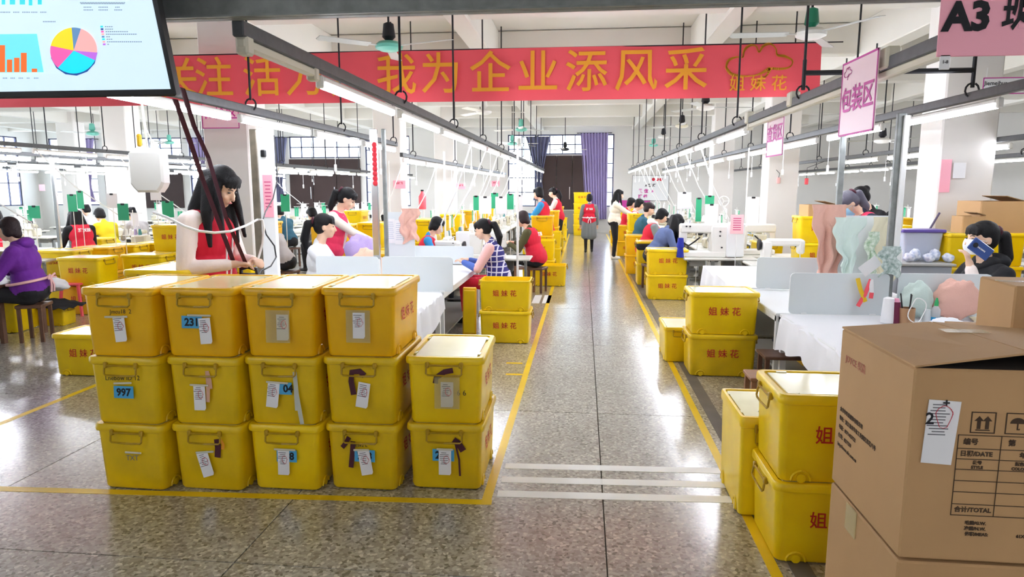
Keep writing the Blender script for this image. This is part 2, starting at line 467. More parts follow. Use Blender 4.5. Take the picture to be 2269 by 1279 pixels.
# dark brown boards under the high windows
for x0, x1, z1, lab in ((-20.8, -17.2, 3.0, 'dark brown board panel on the far wall, leftmost'), (-12.4, -9.3, 3.0, 'dark brown board panel on the far wall behind the left benches'), (-1.75, 0.18, 3.1, 'dark brown sliding door panels closing the end of the aisle')):
    t = thing('brown_screen', lab, 'panel', ((x0 + x1) / 2, YF - .06, 0), 0)
    n = 3; wd = (x1 - x0) / n
    for i in range(n):
        b = MB(); b.rbox((-(x1 - x0) / 2 + wd * (i + .5), 0, (z1 + .95) / 2), (wd - .02, .06, z1 - .95), .01); b.build('panel', M('brown_board'), t)
    for i in range(1, n):
        b = MB(); b.box((-(x1 - x0) / 2 + wd * i - .1, -.045, 1.6), (.03, .03, .5)); b.build('handle', M('chrome'), t)
# left wall with bright windows
lw = MB(); yp = YB
lsp = [(-2.5 + i * 3.4, -2.5 + i * 3.4 + 2.4) for i in range(9)]
for y0, y1 in lsp:
    lw.box((XL - .1, (yp + y0) / 2, ZC / 2), (.2, y0 - yp, ZC)); lw.box((XL - .1, (y0 + y1) / 2, SILL / 2), (.2, y1 - y0, SILL)); lw.box((XL - .1, (y0 + y1) / 2, (HZ1 + ZC) / 2), (.2, y1 - y0, ZC - HZ1)); yp = y1
lw.box((XL - .1, (yp + YF) / 2, ZC / 2), (.2, YF - yp, ZC)); struct(lw.build('wall_left', M('wall_paint')), 'left wall with large bright windows')
for y0, y1 in lsp: window((XL - .1, (y0 + y1) / 2, (SILL + HZ1) / 2), y1 - y0, HZ1 - SILL, 'x', 4, 3)
# grey dado and cabinets at the aisle end
b = MB()
for i in range(5):
    b.rbox((-1.6 + i * .62, YF - .35, .48), (.6, .55, .94), .012)
# curtains
def curtain(name, x0t, x1t, x0b, x1b, zt, zb, m, lab, y=YF - .12, folds=7, tie=None):
    b = MB()
    def f(u, v):
        z = zt + (zb - zt) * v
        if tie and v > 0: k = min(1, v / tie[0]) if v < tie[0] else max(0, 1 - (v - tie[0]) / (1 - tie[0]) * .7)
        else: k = 0
        a = x0t + (x0b - x0t) * v; c = x1t + (x1b - x1t) * v
        if tie: a = a + (tie[1] - a) * k * .8; c = c + (tie[1] + .12 - c) * k * .8
        return (a + (c - a) * u, y + .05 * math.sin(u * folds * 2 * PI), z)
    b.sheet(f, folds * 8, 14, .008); o = b.build(name, M(m), None, True); b = MB(); b.cyl((min(x0t, x1t) - .15, y + .0, zt), (max(x0t, x1t) + .15, y, zt), .014, n=6); b.box((min(x0t, x1t) - .1, y + .06, zt), (.03, .14, .03)); b.box((max(x0t, x1t) + .1, y + .06, zt), (.03, .14, .03)); b.build('curtain_rod', M('rod_black'), o); return tag(o, lab, 'curtain', 'far window curtains')
curtain('curtain', -0.15, .95, 0.12, .95, 3.98, .55, 'curtain_lilac', 'pale lilac curtain hanging by the white window at the end of the aisle', folds=9)
curtain('curtain', -2.35, -1.35, -2.1, -1.6, 3.85, 1.3, 'curtain_slate', 'slate blue curtain tied back beside the dark aisle doors', folds=6, tie=(.7, -1.85))
for xx, lab in ((-16.2, 'grey blue curtain tied back right of the leftmost brown board'), (-12.9, 'grey blue curtain bunched left of the middle brown board'), (-8.4, 'slate curtain gathered right of the middle brown board'), (-21.6, 'slate curtain at the far left window')):
    curtain('curtain', xx - .7, xx + .5, xx - .3, xx + .4, 3.9, 1.2, 'curtain_slate' if xx > -13 else 'curtain_lilac', lab, folds=6, tie=(.75, xx))
# cabinets at the end of the aisle
cab = thing('low_cabinet', 'grey low cabinet row below the dark doors at the aisle end', 'cabinet', (-.8, YF - .7, 0))
b = MB(); b.rbox((0, 0, .45), (2.4, .45, .9), .01); b.build('body', mat('grey_laminate', '8f8e88', .5), cab)
b = MB(); b.rbox((0, 0, .92), (2.46, .5, .04), .008); b.build('worktop', mat('counter_grey', 'b9b8b2', .4), cab)
for i in range(4):
    b = MB(); b.rbox((-.9 + i * .6, -.235, .45), (.56, .02, .8), .004); d = b.build('door', M('grey_laminate'), cab)
    b = MB(); b.box((-.9 + i * .6 + .2, -.25, .6), (.02, .02, .12)); b.build('handle', M('chrome'), d)
# ================================================================== LIGHT RAILS
ZR = 2.5
b = MB()
_sec = [(-.03, .035), (.03, .035), (.03, -.035), (-.03, -.035)]
FIXM = None
def fixture_meshes():
    b = MB(); b.rbox((0, 0, -.075), (.055, 1.5, .04), .01)
    for s in (-1, 1): b.rbox((0, s * .76, -.09), (.045, .03, .075), .008)
    f = b.mesh('lamp_fixture', M('white_enamel'))
    b = MB(); b.cyl((0, -.74, -.112), (0, .74, -.112), .017, n=8); t = b.mesh('tube', M('tube_glow'), True)
    return f, t
FXM, TBM = fixture_meshes()
b = MB(); b.cyl((0, 0, 0), (0, 0, 1.0), .011, n=6); RODM = b.mesh('hanger_rod', M('rod_black'), True)
b = MB()
for a0 in (0,):
    pts = [(math.sin(t) * .05, 0, math.cos(t) * .055 - .01) for t in [PI * 2 * i / 12 + .4 for i in range(12)]]
    b.tube(pts, .008, 5)
CLM = b.mesh('clamp_ring', M('rod_black'), True)
b = MB(); b.cyl((0, 0, 0), (0, 0, -.32), .0035, n=4); b.rbox((0, 0, -.36), (.03, .02, .085), .006); PCM = b.mesh('pull_cord', M('white_plastic'))
def rail(x, y0, y1, label, lit, rods, z=ZR, trunk=None, cords=(), skip=(), side=0.0):
    t = thing('light_rail', label, 'light rail', (x, 0, z), 0, 'lamp rails over the benches')
    b = MB(); b.rbox((0, (y0 + y1) / 2, 0), (.055, y1 - y0, .07), .006); b.build('rail', M('dark_steel'), t)
    if trunk:
        b = MB(); b.rbox((side, (trunk[0] + trunk[1]) / 2, -.058), (.045, trunk[1] - trunk[0], .045), .008); b.rbox((side, trunk[0] + .04, -.065), (.06, .07, .085), .01)
        b.rbox((side, trunk[1] - .04, -.065), (.06, .06, .075), .01)
        b.build('cable_trunk', M('cream_enamel'), t)
    y = lit[0]; k = 0
    while y < lit[1]:
        if k not in skip:
            f = link('lamp_fixture', FXM, t, (0, y + .78, 0)); link('tube', TBM, f)
        y += lit[2]; k += 1
    for yy in rods:
        zt = ZC - z if not any(abs(yy - q) < .14 for q in beam_y) else ZB - z
        if any(abs(x - q) < .17 for q in bx_): zt = ZB - z
        r = link('hanger_rod', RODM, t, (0, yy, .09)); r.scale = (1, 1, zt - .09); link('clamp_ring', CLM, t, (0, yy, .06))
    for yy in cords: link('pull_cord', PCM, t, (.05, yy, -.1))
    return t
R_ = lambda a, b_, s: [a + s * i for i in range(int((b_ - a) / s) + 1)]
rail(-1.53, 2.98, 26.5, 'dark rail with bright tube lamps and a white trunk, nearest left of the aisle', (3.9, 26, 1.72), R_(5.7, 26, 2.35), trunk=(3.0, 3.86), cords=R_(9, 25, 1.85))
rail(-3.02, 4.1, 10.9, 'dark rail with bright tube lamps running above the ironing station and left posts', (4.1, 9.8, 1.72), R_(6.05, 11, 2.35), cords=R_(8, 10, 1.85))
rail(1.72, 2.98, 26.5, 'dark rail with beige junction boxes, nearest right of the aisle', (7.6, 26, 1.75), R_(5.75, 26, 2.35), trunk=(3.3, 7.5), cords=R_(10, 25, 1.75))
rail(2.98, 3.0, 26.5, 'dark rail above the centre of the right work tables', (3.4, 26, 1.95), R_(5.75, 26, 2.35), cords=R_(7, 25, 1.95))
# lower lamp strip continuing beside the left rails
rail(-3.02, 11.2, 26.5, 'long lower lamp rail over the left sewing machines', (11.3, 26, 1.65), [12, 16, 20, 24], z=2.35, cords=R_(12, 25, 1.65))
for k, (x, z, y0, st, lab) in enumerate(((-9.4, 2.52, 7.0, 1.8, 'dark lamp rail over the far left machine rows, nearest of them'), (-10.2, 2.42, 6.5, 1.7, 'lamp rail second from the left aisle over the machine rows'), (-11.5, 2.36, 9.0, 1.8, 'lamp rail over the middle of the left hall'),
     (-14.0, 2.4, 8.0, 1.8, 'lamp rail deep in the left hall'), (-17.0, 2.4, 9.0, 1.8, 'outermost lamp rail of the left hall'), (-6.6, 2.3, 14.0, 1.75, 'lamp rail over the machines behind the white column'))):
    rail(x, y0, 26, lab, (y0 + .3, 25.5, st), R_(y0 + .5, 26, 2.6), z=z, cords=R_(y0 + 1.5, 25, st * 2))
BACKL = [rail(-4.2, -3.3, 2.6, 'dark lamp rail behind the camera on the left', (-3.2, 1.2, 1.72), R_(-3, 2.5, 2.3)), rail(0.2, -3.3, 1.0, 'dark lamp rail behind the camera over the aisle', (-3.2, -.5, 1.72), R_(-3, 1, 2.3)), rail(4.2, -3.3, 2.6, 'dark lamp rail behind the camera on the right', (-3.2, 1.2, 1.72), R_(-3, 2.5, 2.3))]
rail(5.35, 5.2, 26, 'white lamp rail over the third bench right of the aisle', (5.4, 14, 1.95), R_(6, 26, 2.6), z=2.42, cords=R_(7, 14, 2))
rail(9.3, 10, 26, 'distant lamp rail by the right wall', (12, 25.5, 1.8), R_(10.5, 26, 2.6), z=2.5, cords=R_(11, 25, 3.6))
rail(7.4, 12, 26, 'distant lamp rail between the right columns', (14, 25.5, 1.8), R_(12.5, 26, 2.6), z=2.36, cords=R_(14, 25, 3.6))
# cross beam at the top of the picture
t = thing('steel_crossbeam', 'galvanised steel channel beam crossing the top of the picture', 'beam', (0, 2.94, ZR + .075))
b = MB(); b.rbox((-.1, 0, 0), (9.0, .05, .1), .005); b.box((-.1, -.035, .045), (9.0, .03, .008)); b.box((-.1, -.035, -.045), (9.0, .03, .008)); b.build('channel', M('galvanised'), t)
for x in (-1.9, -.3, .35, .37):
    b = MB(); b.cyl((x, -.03, .0), (x, -.02, .0), .01, n=8); b.build('bolt', M('rod_black'), t)
for x in (-3.9, -1.62, 1.9, 3.9):
    b = MB(); b.box((x, .0, 1.05), (.04, .04, 2.02)); b.build('hanger_post', M('galvanised'), t)
# bridge bar between the two right rails
p0 = aY(1733, 193, 6.1); 
t = thing('tie_bar', 'short dark tie bar bridging the two right lamp rails', 'bar', (1.72, 5.75, ZR + .2))
b = MB(); b.cyl((0, 0, 0), (1.26, 0, 0), .02, n=6); b.build('bar', M('rod_black'), t, True)
for x in (0, 1.26):
    b = MB(); b.cyl((x, 0, -.13), (x, 0, .1), .016, n=6); b.build('bracket', M('rod_black'), t, True)
# junction boxes on right rail 1
for px, py, Y in ((1848, 153, 4.2), (1705, 235, 6.0), (1618, 268, 7.5)):
    b = MB(); b.rbox((1.72, Y, ZR + .03), (.08, .12, .12), .012); tag(b.build('junction_box', M('cream_enamel')), {4.2: 'beige junction box on the right rail beside the packing sign', 6.0: 'beige junction box on the right rail above the inspection sign', 7.5: 'small beige junction box farthest along the right rail'}[Y], 'box')
# posts standing on benches
def post(px, py, Y, z0, z1, wd, lab, m='galvanised', extra=None):
    p = aY(px, py, Y); z0 = 0; t = thing('support_post', lab, 'post', (p.x, Y, z0))
    b = MB(); b.rbox((0, 0, (z1 - z0) / 2), (wd, .045, z1 - z0), .006); b.build('pole', M(m), t)
    b = MB(); b.box((0, 0, .005), (wd * 2, .1, .01)); b.build('foot', M(m), t)
    if extra: extra(t, z1 - z0, wd)
    return t
def ex_strip(t, h, wd):
    b = MB(); b.rbox((.03, -.035, 1.75), (.045, .025, 1.3), .005); b.build('cable_duct', M('white_plastic'), t)
    b = MB(); b.rbox((.02, -.04, 1.18), (.11, .05, .2), .01); b.build('power_socket', M('white_plastic'), t)
post(1982, 450, 6.12, .7, 2.42, .07, 'grey aluminium post with white cable duct behind the right partition', extra=ex_strip)
post(1862, 400, 7.9, .7, 2.42, .06, 'slim grey post left of the masked woman')
post(733, 450, 7.12, .7, 2.42, .05, 'slim grey post at the left end of the double work table') if 0 else None
def ex_red(t, h, wd):
    b = MB()
    for i in range(9): b.ell((.02, -.05, h * .93 - i * .05), (.028, .02, .03), 8, 5)
    b.build('red_garland', mat('garland_red', 'c81e30', .6), t)
    b = MB(); b.rbox((.0, -.04, .95), (.09, .05, .18), .01); b.build('power_socket', M('white_plastic'), t)
post(832, 450, 7.12, .7, 2.42, .075, 'shiny post with a red garland above the left work table', m='chrome', extra=ex_red)
post(854, 450, 7.16, .7, 2.42, .04, 'second slim post standing against the garland post')
# wide white post left with black lead, beside it the brown steel leg
px0 = aY(585, 450, 6.6)
t = thing('ironing_station_post', 'wide white service post with a pink notice beside the ironing woman', 'post', (px0.x, 6.6, 0))
b = MB(); b.rbox((-.07, 0, 1.19), (.07, .06, 2.38), .006); b.build('steel_leg', mat('aged_steel', '8d8372', .45, .5, noise=.3, nscale=10), t)
b = MB(); b.rbox((.06, -.02, 1.2), (.15, .06, 2.38), .006); b.build('panel', M('board_white'), t)
b = MB(); b.box((.075, -.055, 1.72), (.1, .004, .42)); b.build('notice', M('sign_pink'), t)
b = MB()
for i in range(8): b.box((.075, -.0585, 1.86 - i * .035), (.07 - .01 * (i % 3), .001, .01))
b.build('notice_print', mat('print_rose', 'cc4a78', .7), t)
b = MB(); b.rbox((.05, -.06, 2.14), (.05, .04, .07), .008); b.build('plug', M('black_plastic'), t)
# far left silver pole
post(124, 450, 10.4, .66, 2.3, .06, 'silver pole rising from the far left bench near the purple jacket', m='chrome')
post(40, 330, 9.0, .7, 2.3, .05, 'thin white pole at the far left machine row', m='white_enamel') if 0 else None
for px, Y, lab in ((862, 16.2, 'white pole beside the second left column'), (985, 12.2, 'white pole rising from the machines behind the pink garment'), (1147, 10.4, 'thin white pole above the plaid vest woman')):
    p = aY(px, 400, Y); t = thing('support_post', lab, 'post', (p.x, Y, 0)); b = MB(); b.cyl((0, 0, 0), (0, 0, 2.45), .018, n=6); b.build('pole', M('white_enamel'), t, True); b = MB(); b.box((0, 0, .005), (.08, .08, .01)); b.build('foot', M('white_enamel'), t)
t = thing('support_post', 'thin white pole standing between the right white tables', 'post', tuple(fl(1644, 640, .0)[:2]) + (0,)); 
b = MB(); pz = aY(1650, 420, t.location.y); b.tube([(0, 0, 0), (.0, 0, 2.5)], .014, 6); b.build('pole', M('white_enamel'), t, True)

# ================================================================== BANNER
YBAN = 9.1
a = aY(-40, 236, YBAN); c = aY(1822, 213, YBAN)
zt0, zb0 = aY(400, 124, YBAN).z, aY(400, 234, YBAN).z; zt1, zb1 = aY(1820, 92, YBAN).z, aY(1820, 213, YBAN).z
zt, zb = (zt0 + zt1) / 2, (zb0 + zb1) / 2
x0 = aY(-300, 200, YBAN).x; x1 = aY(1818, 150, YBAN).x
t = thing('slogan_banner', 'long red cloth banner with orange Chinese slogan across the hall', 'banner', ((x0 + x1) / 2, YBAN, (zt + zb) / 2))
W_ = x1 - x0; H_ = zt - zb
b = MB(); b.sheet(lambda u, v: (-W_ / 2 + W_ * u, .018 * math.sin(u * 31) * (1 - abs(v - .5)) + .012 * math.sin(u * 11 + v * 3), -H_ / 2 + H_ * v), 80, 4, .004); b.build('cloth', M('banner_red'), t, True)
b = MB(); b.cyl((-W_ / 2 - .1, 0, H_ / 2 + .01), (W_ / 2 + .25, 0, H_ / 2 - .005), .008, n=5); b.build('cord', M('rod_black'), t)
cs = [(400, '关'), (477, '注'), (583, '活'), (677, '力'), (770, '，'), (880, '我'), (978, '为'), (1087, '企'), (1192, '业'), (1299, '添'), (1409, '风'), (1519, '采')]
for px, ch in cs:
    p = aY(px, 165, YBAN)
    put_text(ch, .56, M('banner_gold'), t, FRONT((p.x - (x0 + x1) / 2, -.04, -.01)), bold=.004)
p = aY(1678, 188, YBAN); put_text('姐 妹 花', .2, M('banner_gold'), t, FRONT((p.x - (x0 + x1) / 2, -.04, p.z - (zt + zb) / 2)), bold=.002, name='lettering')
# cloud-shaped logo
def logo(parent, M4, s, m, name='logo'):
    P = [(-.5, 0.02), (-.47, .12), (-.36, .17), (-.25, .17), (-.24, .26), (-.16, .34), (-.06, .33), (-.01, .24), (.05, .33), (.15, .36), (.24, .29), (.27, .19), (.38, .17), (.5, .1), (.47, .01), (.34, -.02), (.2, -.01)]
    Q = [(-.5, .02), (-.42, -.08), (-.25, -.12), (-.05, -.11), (.08, -.06), (.17, -.01), (.12, -.12), (.02, -.17), (0, -.28)]
    def cr(pts, k=5):
        out = []
        for i in range(len(pts) - 1):
            a_, b_, c_, d_ = [Vector((*pts[max(0, min(len(pts) - 1, i + j))], 0)) for j in (-1, 0, 1, 2)]
            for q in range(k):
                u = q / k; out.append(.5 * ((2 * b_) + (c_ - a_) * u + (2 * a_ - 5 * b_ + 4 * c_ - d_) * u * u + (3 * b_ - a_ - 3 * c_ + d_) * u ** 3))
        out.append(Vector((*pts[-1], 0))); return out
    b = MB()
    for pts, wd in ((P, .028), (Q, .034)):
        pl = cr(pts)
        for i in range(len(pl) - 1):
            p_, q_ = pl[i], pl[i + 1]; d = q_ - p_
            if d.length < 1e-6: continue
            b.box((p_ + q_) / 2 * s, ((d.length + .012) * s, wd * s * (1 + .4 * math.sin(i * .35)), .002), math.atan2(d.y, d.x))
    o = b.build(name, m, parent); o.matrix_local = M4; return o
p = aY(1680, 150, YBAN); logo(t, FRONT((p.x - (x0 + x1) / 2, -.035, p.z - (zt + zb) / 2 - .01)), .8, M('banner_gold'))

# ================================================================== SIGNS
def sign(name, pc, Y, wpx, hpx, lab, m, texts, rot=0, edge=None, hang=True, cat='sign', th=.006):
    p = aY(pc[0], pc[1], Y); k = (Vector((p.x, Y, p.z - CH)).dot(Vector(_fw))) / F
    W, Hh = wpx * k, hpx * k
    t = thing(name, lab, cat, (p.x, Y, p.z), rot)
    b = MB(); b.rbox((0, 0, 0), (W, th, Hh), .002); b.build('board', M(m), t)
    if edge:
        b = MB(); e = .012
        for s in (-1, 1): b.box((0, -th / 2 - .001, s * (Hh / 2 - e / 2)), (W, .002, e)); b.box((s * (W / 2 - e / 2), -th / 2 - .001, 0), (e, .002, Hh))
        b.build('border', M(edge), t)
    for tx in texts:
        s, fx, fz, size, mm, bold = tx[:6]
        put_text(s, size * Hh, M(mm), t, FRONT((fx * W, -th / 2 - .002, fz * Hh)), bold=bold * Hh)
    if hang:
        for s in (-1, 1):
            b = MB(); b.cyl((s * W * .42, 0, Hh / 2), (s * W * .42, 0, Hh / 2 + .12), .003, n=4); b.build('string', M('white_plastic'), t)
    return t, W, Hh
# A3 team sign
t, W, Hh = sign('team_sign', (2213, 20), 2.7, 245, 200, 'pink sheet sign reading A3 in black at the top right', 'sign_pink', [], hang=False)
put_text('A3', .135, M('ink'), t, FRONT((-.105, -.006, -.028)), bold=.006, wscale=1.0)
put_text('班', .145, M('ink'), t, FRONT((.065, -.006, -.015)), bold=.003, wscale=.75)
# packing sign hanging from right rail: board faces the aisle at an angle
def rsign(pc, Y, W, Hh, lab, ch, rz, ts, lg=True):
    p = aY(pc[0], pc[1], Y); t = thing('area_sign', lab, 'sign', (1.7515 if Y == 6.6 else p.x, Y, p.z), rz)
    b = MB(); b.rbox((0, 0, 0), (W, .008, Hh), .002); b.build('board', M('sign_blush'), t)
    b = MB(); e = .012
    for s in (-1, 1): b.box((0, -.005, s * (Hh / 2 - e / 2)), (W, .002, e)); b.box((s * (W / 2 - e / 2), -.005, 0), (e, .002, Hh))
    b.build('border', M('magenta'), t)
    b = MB()
    for s in (-1, 1): b.cyl((s * W * .42, 0, Hh / 2), (s * W * .42, 0, Hh / 2 + (.06 if abs(rz) < 1 else max(.03, ZR - p.z - Hh / 2 + .03))), .005, n=5)
    b.build('hook', M('dark_steel'), t)
    put_text(ch, ts, M('magenta'), t, FRONT((0, -.007, -.02)), bold=.003)
    if lg: logo(t, FRONT((-.17, -.007, Hh * .33)), .12, M('magenta'))
    return t, W, Hh
t, W, Hh = rsign((1901, 212), 4.45, .54, .46, 'blush hanging sign with magenta packing area characters on the right rail', '包装区', -PI / 2, .165)
t, W, Hh = rsign((1680, 293), 6.6, .54, .44, 'smaller blush hanging sign with inspection characters farther along the right rail', '查货区', -PI / 2, .165)
t, W, Hh = rsign((488, 250), 9.488, .56, .44, 'white sign with magenta characters on the big left column', '待检区', 0, .17, False)
sg, W, Hh = sign('notice_board', (1441, 417), 27.96, 80, 56, 'white team notice board with purple print at the far end', 'board_white', [('A 料 区', 0, .1, .13, 'ink', .005), ('数 位   A', -.1, -.12, .16, 'magenta', .008), ('班 组', -.2, -.34, .16, 'magenta', .008), ('●●●', .18, .33, .16, 'ink_red', .004)], edge='ink')
sg2, W, Hh = sign('purple_banner', (1405, 452), 27.96, 70, 16, 'purple strip banner below the far notice board', 'magenta', [], hang=False)
for px, py, Y, wp, hp, lab in ((885, 409, 16.25, 28, 18, 'pink notice on the second left column'), (1021, 413, 22.6, 20, 12, 'small pink notice on the third left column'), (1098, 407, 27.6, 18, 12, 'small pink notice on the far wall left of the tied curtain'), (93, 416, 14.0, 14, 14, 'pink card hanging in the far left hall'), (2095, 390, 9.45, 22, 72, 'long pink notice on the near right column'), (2126, 378, 9.46, 26, 34, 'white notice with small prints beside the pink one on the right column')):
    tx = [('姐妹花', 0, .15, .3, 'ink_red', .01)] if wp in (28, 20, 18) else []
    sign('wall_notice', (px, py), Y, wp, hp, lab, 'sign_pink' if hp != 34 else 'paper', tx, hang=False, cat='notice')
sign('wall_sign', (2225, 190), 9.3, 90, 36, 'white sign with a magenta border on the right hall beam', 'board_white', [('Jiemeihua', -.2, .15, .35, 'ink', .005)], edge='magenta')
sign('price_card', (2093, 138), 2.7, 22, 32, 'small white card hanging below the pink A3 sign', 'paper', [('1-8', 0, 0, .3, 'ink_grey', .01)], cat='notice')
# ================================================================== FANS
def make_fan(label, hub, blade, canopy):
    t = thing('ceiling_fan', label, 'fan', (0, 0, 0), 0, 'ceiling fans of the hall')
    b = MB(); b.cyl((0, 0, .1), (0, 0, 1.0), .011, n=6); b.build('downrod', M('rod_black'), t, True)
    b = MB(); b.lathe([(.015, .26), (.05, .24), (.065, .1), (.03, .06)], n=12); b.build('canopy', M(canopy), t, True)
    b = MB(); b.lathe([(.03, .06), (.1, .045), (.135, .01), (.13, -.025), (.08, -.05), (.02, -.055)], n=20); b.build('motor', M(hub), t, True)
    for k in range(3):
        a = 2 * PI * k / 3
        b = MB(); R = Matrix.Rotation(a, 3, 'Z')
        b.box(R @ Vector((.17, 0, 0)), (.12, .035, .008), R=R)
        Rt = R @ Matrix.Rotation(.2, 3, 'X')
        b.prism([(.2, -.05), (.68, -.062), (.71, -.03), (.7, .055), (.2, .05)], -.003, .003, R=Rt); b.build('blade', M(blade), t)
    return t
FANP = None
fans = [((862, 103), 7.7, 'fan_teal', 'blade_grey', 'rod_black', 'teal and grey ceiling fan in front of the banner, left of centre', -.35), ((1797, 75), 7.6, 'machine_white', 'blade_grey', 'fan_green', 'white ceiling fan with green cap above the right end of the banner', PI),
 ((1072, 248), 13.5, 'machine_white', 'machine_white', 'machine_white', 'white ceiling fan hanging below the banner near its middle', .2), ((1155, 287), 17.5, 'fan_teal', 'machine_white', 'fan_teal', 'teal hub fan behind the white one left of the aisle', .6), ((1135, 318), 21.5, 'fan_teal', 'machine_white', 'fan_teal', 'small teal fan before the far slate curtain', .1),
 ((1252, 331), 24.8, 'rod_black', 'machine_white', 'rod_black', 'small dark fan before the high window above the brown doors', .3), ((205, 296), 16.5, 'fan_teal', 'blade_grey', 'fan_teal', 'teal fan right of the far left column', .2), ((375, 316), 21.5, 'fan_teal', 'blade_grey', 'fan_teal', 'distant teal fan behind the white hanging box', .5),
 ((1563, 238), 12.5, 'machine_white', 'blade_grey', 'rod_black', 'white fan just below the banner right of the aisle', .1), ((1511, 279), 17, 'machine_cream', 'blade_grey', 'rod_black', 'cream fan above the right rail, second behind the banner', .45), ((1470, 304), 21, 'machine_white', 'blade_grey', 'rod_black', 'white fan third behind the banner on the right', .2), ((1448, 322), 24.3, 'fan_teal', 'blade_grey', 'fan_teal', 'small teal fan farthest right of the aisle', .5),
 ((1955, 312), 14.5, 'machine_white', 'blade_grey', 'rod_black', 'pale fan seen between the right rails', .9), ((1150, 322), 25.6, 'machine_white', 'machine_white', 'machine_white', 'tiny pale fan at the left end of the high window', .8)]
for pc, Y, hub, bl, can, lab, rz in fans:
    f = make_fan(lab, hub, bl, can); p = aY(pc[0], pc[1], Y); f.location = p; f.scale = (1.15, 1.15, 1); f.rotation_euler = (0, 0, rz)
    r = [c for c in f.children if c.name.startswith('downrod')][0]; r.scale = (1, 1, (ZC - p.z))
    if any(abs(p.y - q) < .15 for q in beam_y) or any(abs(p.x - q) < .17 for q in bx_): r.scale = (1, 1, ZB - p.z)
    r.location = (0, 0, 0)
# ================================================================== TELEVISION
YTV = 2.72
pBR = aY(388, 214, YTV)
t = thing('wall_screen', 'large black framed screen showing bar and pie charts, hung at the top left', 'screen', (pBR.x, YTV, pBR.z))
TW, TH = 1.3, .74
tilt = math.radians(14)
RT = Matrix.Rotation(tilt, 4, 'X')
b = MB(); b.T = RT
b.rbox((-TW / 2, .03, TH / 2), (TW, .05, TH), .008); b.build('casing', M('black_plastic'), t)
bz = .028
mat('screen_bg', 'd4ecfa', .3, emis='d4ecfa', es=.27)
scm = {}
def em(c):
    if c not in scm: scm[c] = mat('screen_' + c, c, .3, emis=c, es=.32)
    return scm[c]
b = MB(); b.T = RT; b.box((-TW / 2, .003, TH / 2 + .005), (TW - .03, .004, TH - .05)); scr = b.build('display', M('screen_bg'), t)
k = 1 / (F / 3.45)
def sp(px, py):   # picture position on the display, metres from the lower right corner
    r = _ray(px, py); n = RT.to_3x3() @ Vector((0, -1, 0)); o = Vector((pBR.x, YTV, pBR.z)); d = Vector(r)
    tt = (o - Vector((0, 0, CH))).dot(n) / d.dot(n); q = Vector((0, 0, CH)) + d * tt - o
    q = RT.inverted().to_3x3() @ q; return q.x, q.z
def poly(pts, c, dz=-.001, name='chart'):
    b = MB(); b.T = RT; P = [sp(*q) for q in pts]; n = len(P)
    b._add([(x, dz, z) for x, z in P], [tuple(range(n))]); return b
def addp(b, pts, dz=-.001):
    P = [sp(*q) for q in pts]; n = len(P); b._add([(x, dz, z) for x, z in P], [tuple(range(n))])
def rect(x0, y0, x1, y1): return [(x0, y1), (x1, y1), (x1, y0), (x0, y0)]
b = MB(); b.T = RT; addp(b, [(-30, 161), (97, 160), (82, 75), (-30, 76)]); b.build('bar_chart', em('6cdcf0'), scr)
b = MB(); b.T = RT
for x0, y0, x1 in ((-3, 100, 12), (16, 132, 28), (32, 128, 44), (47, 117, 60), (71, 152, 83)): addp(b, rect(x0, y0, x1, 160), -.002)
b.build('bars', em('f06a28'), scr)
b = MB(); b.T = RT
for x0, x1 in ((4, 12), (22, 34), (44, 56), (64, 72), (84, 93)): addp(b, rect(x0, -12, x1, 10 if x0 != 64 else 12))
b.build('top_bars', em('28d0d8'), scr)
cx_, cy_ = 164, 112
def arc(a0, a1, r, cy=cy_, cx=cx_):
    return [(cx + r * math.cos(math.radians(a)), cy - r * .98 * math.sin(math.radians(a))) for a in np.linspace(a0, a1, 14)]
b = MB(); b.T = RT; addp(b, list(arc(0, 360, 52, 117))[:-1], -.0008); b.build('pie_rim', em('1c4890'), scr)
for a0, a1, c in ((95, 168, 'f0d418'), (168, 228, 'e85ca8'), (228, 335, '10d8e8'), (335, 355, 'b868d8'), (-5, 72, 'f4aaa8'), (72, 95, '5c88b4')):
    b = MB(); b.T = RT; addp(b, [(cx_, cy_)] + arc(a0, a1, 52), -.002); b.build('pie_slice', em(c), scr)
for i, (c, wl) in enumerate((('28d0d8', 16), ('1c4890', 18), ('e85ca8', 50), ('f4aaa8', 70), ('5c88b4', 10), ('10d8e8', 14), ('f4aaa8', 80), ('b868d8', 8))):
    b = MB(); b.T = RT; y_ = 59 + i * 5.6; addp(b, rect(223 + i * .8, y_ - 2, 229 + i * .8, y_ + 2), -.002); b.build('legend_key', em(c), scr)
    b = MB(); b.T = RT
    xx = 233 + i * .8
    while xx < 233 + wl: addp(b, rect(xx, y_ - 1.2, xx + 3.4, y_ + 1.2), -.002); xx += 4.6
    b.build('legend_text', em('8090a0'), scr)
b = MB(); b.T = RT
for yy, x0, x1 in ((6, 178, 276), (8, 180, 274), (16, 186, 202), (16, 219, 237), (16, 256, 266), (22, 186, 206), (22, 219, 237), (22, 254, 272), (48, 96, 124), (27, 0, 8), (27, 10, 22), (27, 30, 42), (27, 50, 68), (27, 70, 82), (27, 90, 102), (173, 7, 16), (173, 24, 34), (173, 42, 50), (173, 60, 66), (173, 76, 84)):
    xx = x0
    while xx < x1: addp(b, rect(xx, yy - 1.3, xx + 2.6, yy + 1.3), -.002); xx += 3.6
b.build('captions', em('8090a0'), scr)
b = MB(); b.T = RT
for x_ in (-1.0, -.3): b.box((x_, .07, .4), (.05, .03, .6))
b.build('bracket', M('dark_steel'), t)
b = MB(); pts = [(-.93 - .05 * math.sin(a), .04, .0 - .08 + .085 * math.cos(a)) for a in np.linspace(0, 2 * PI, 16)]; b.tube(pts, .008, 6); b.build('cable_loop', M('black_plastic'), t, True)
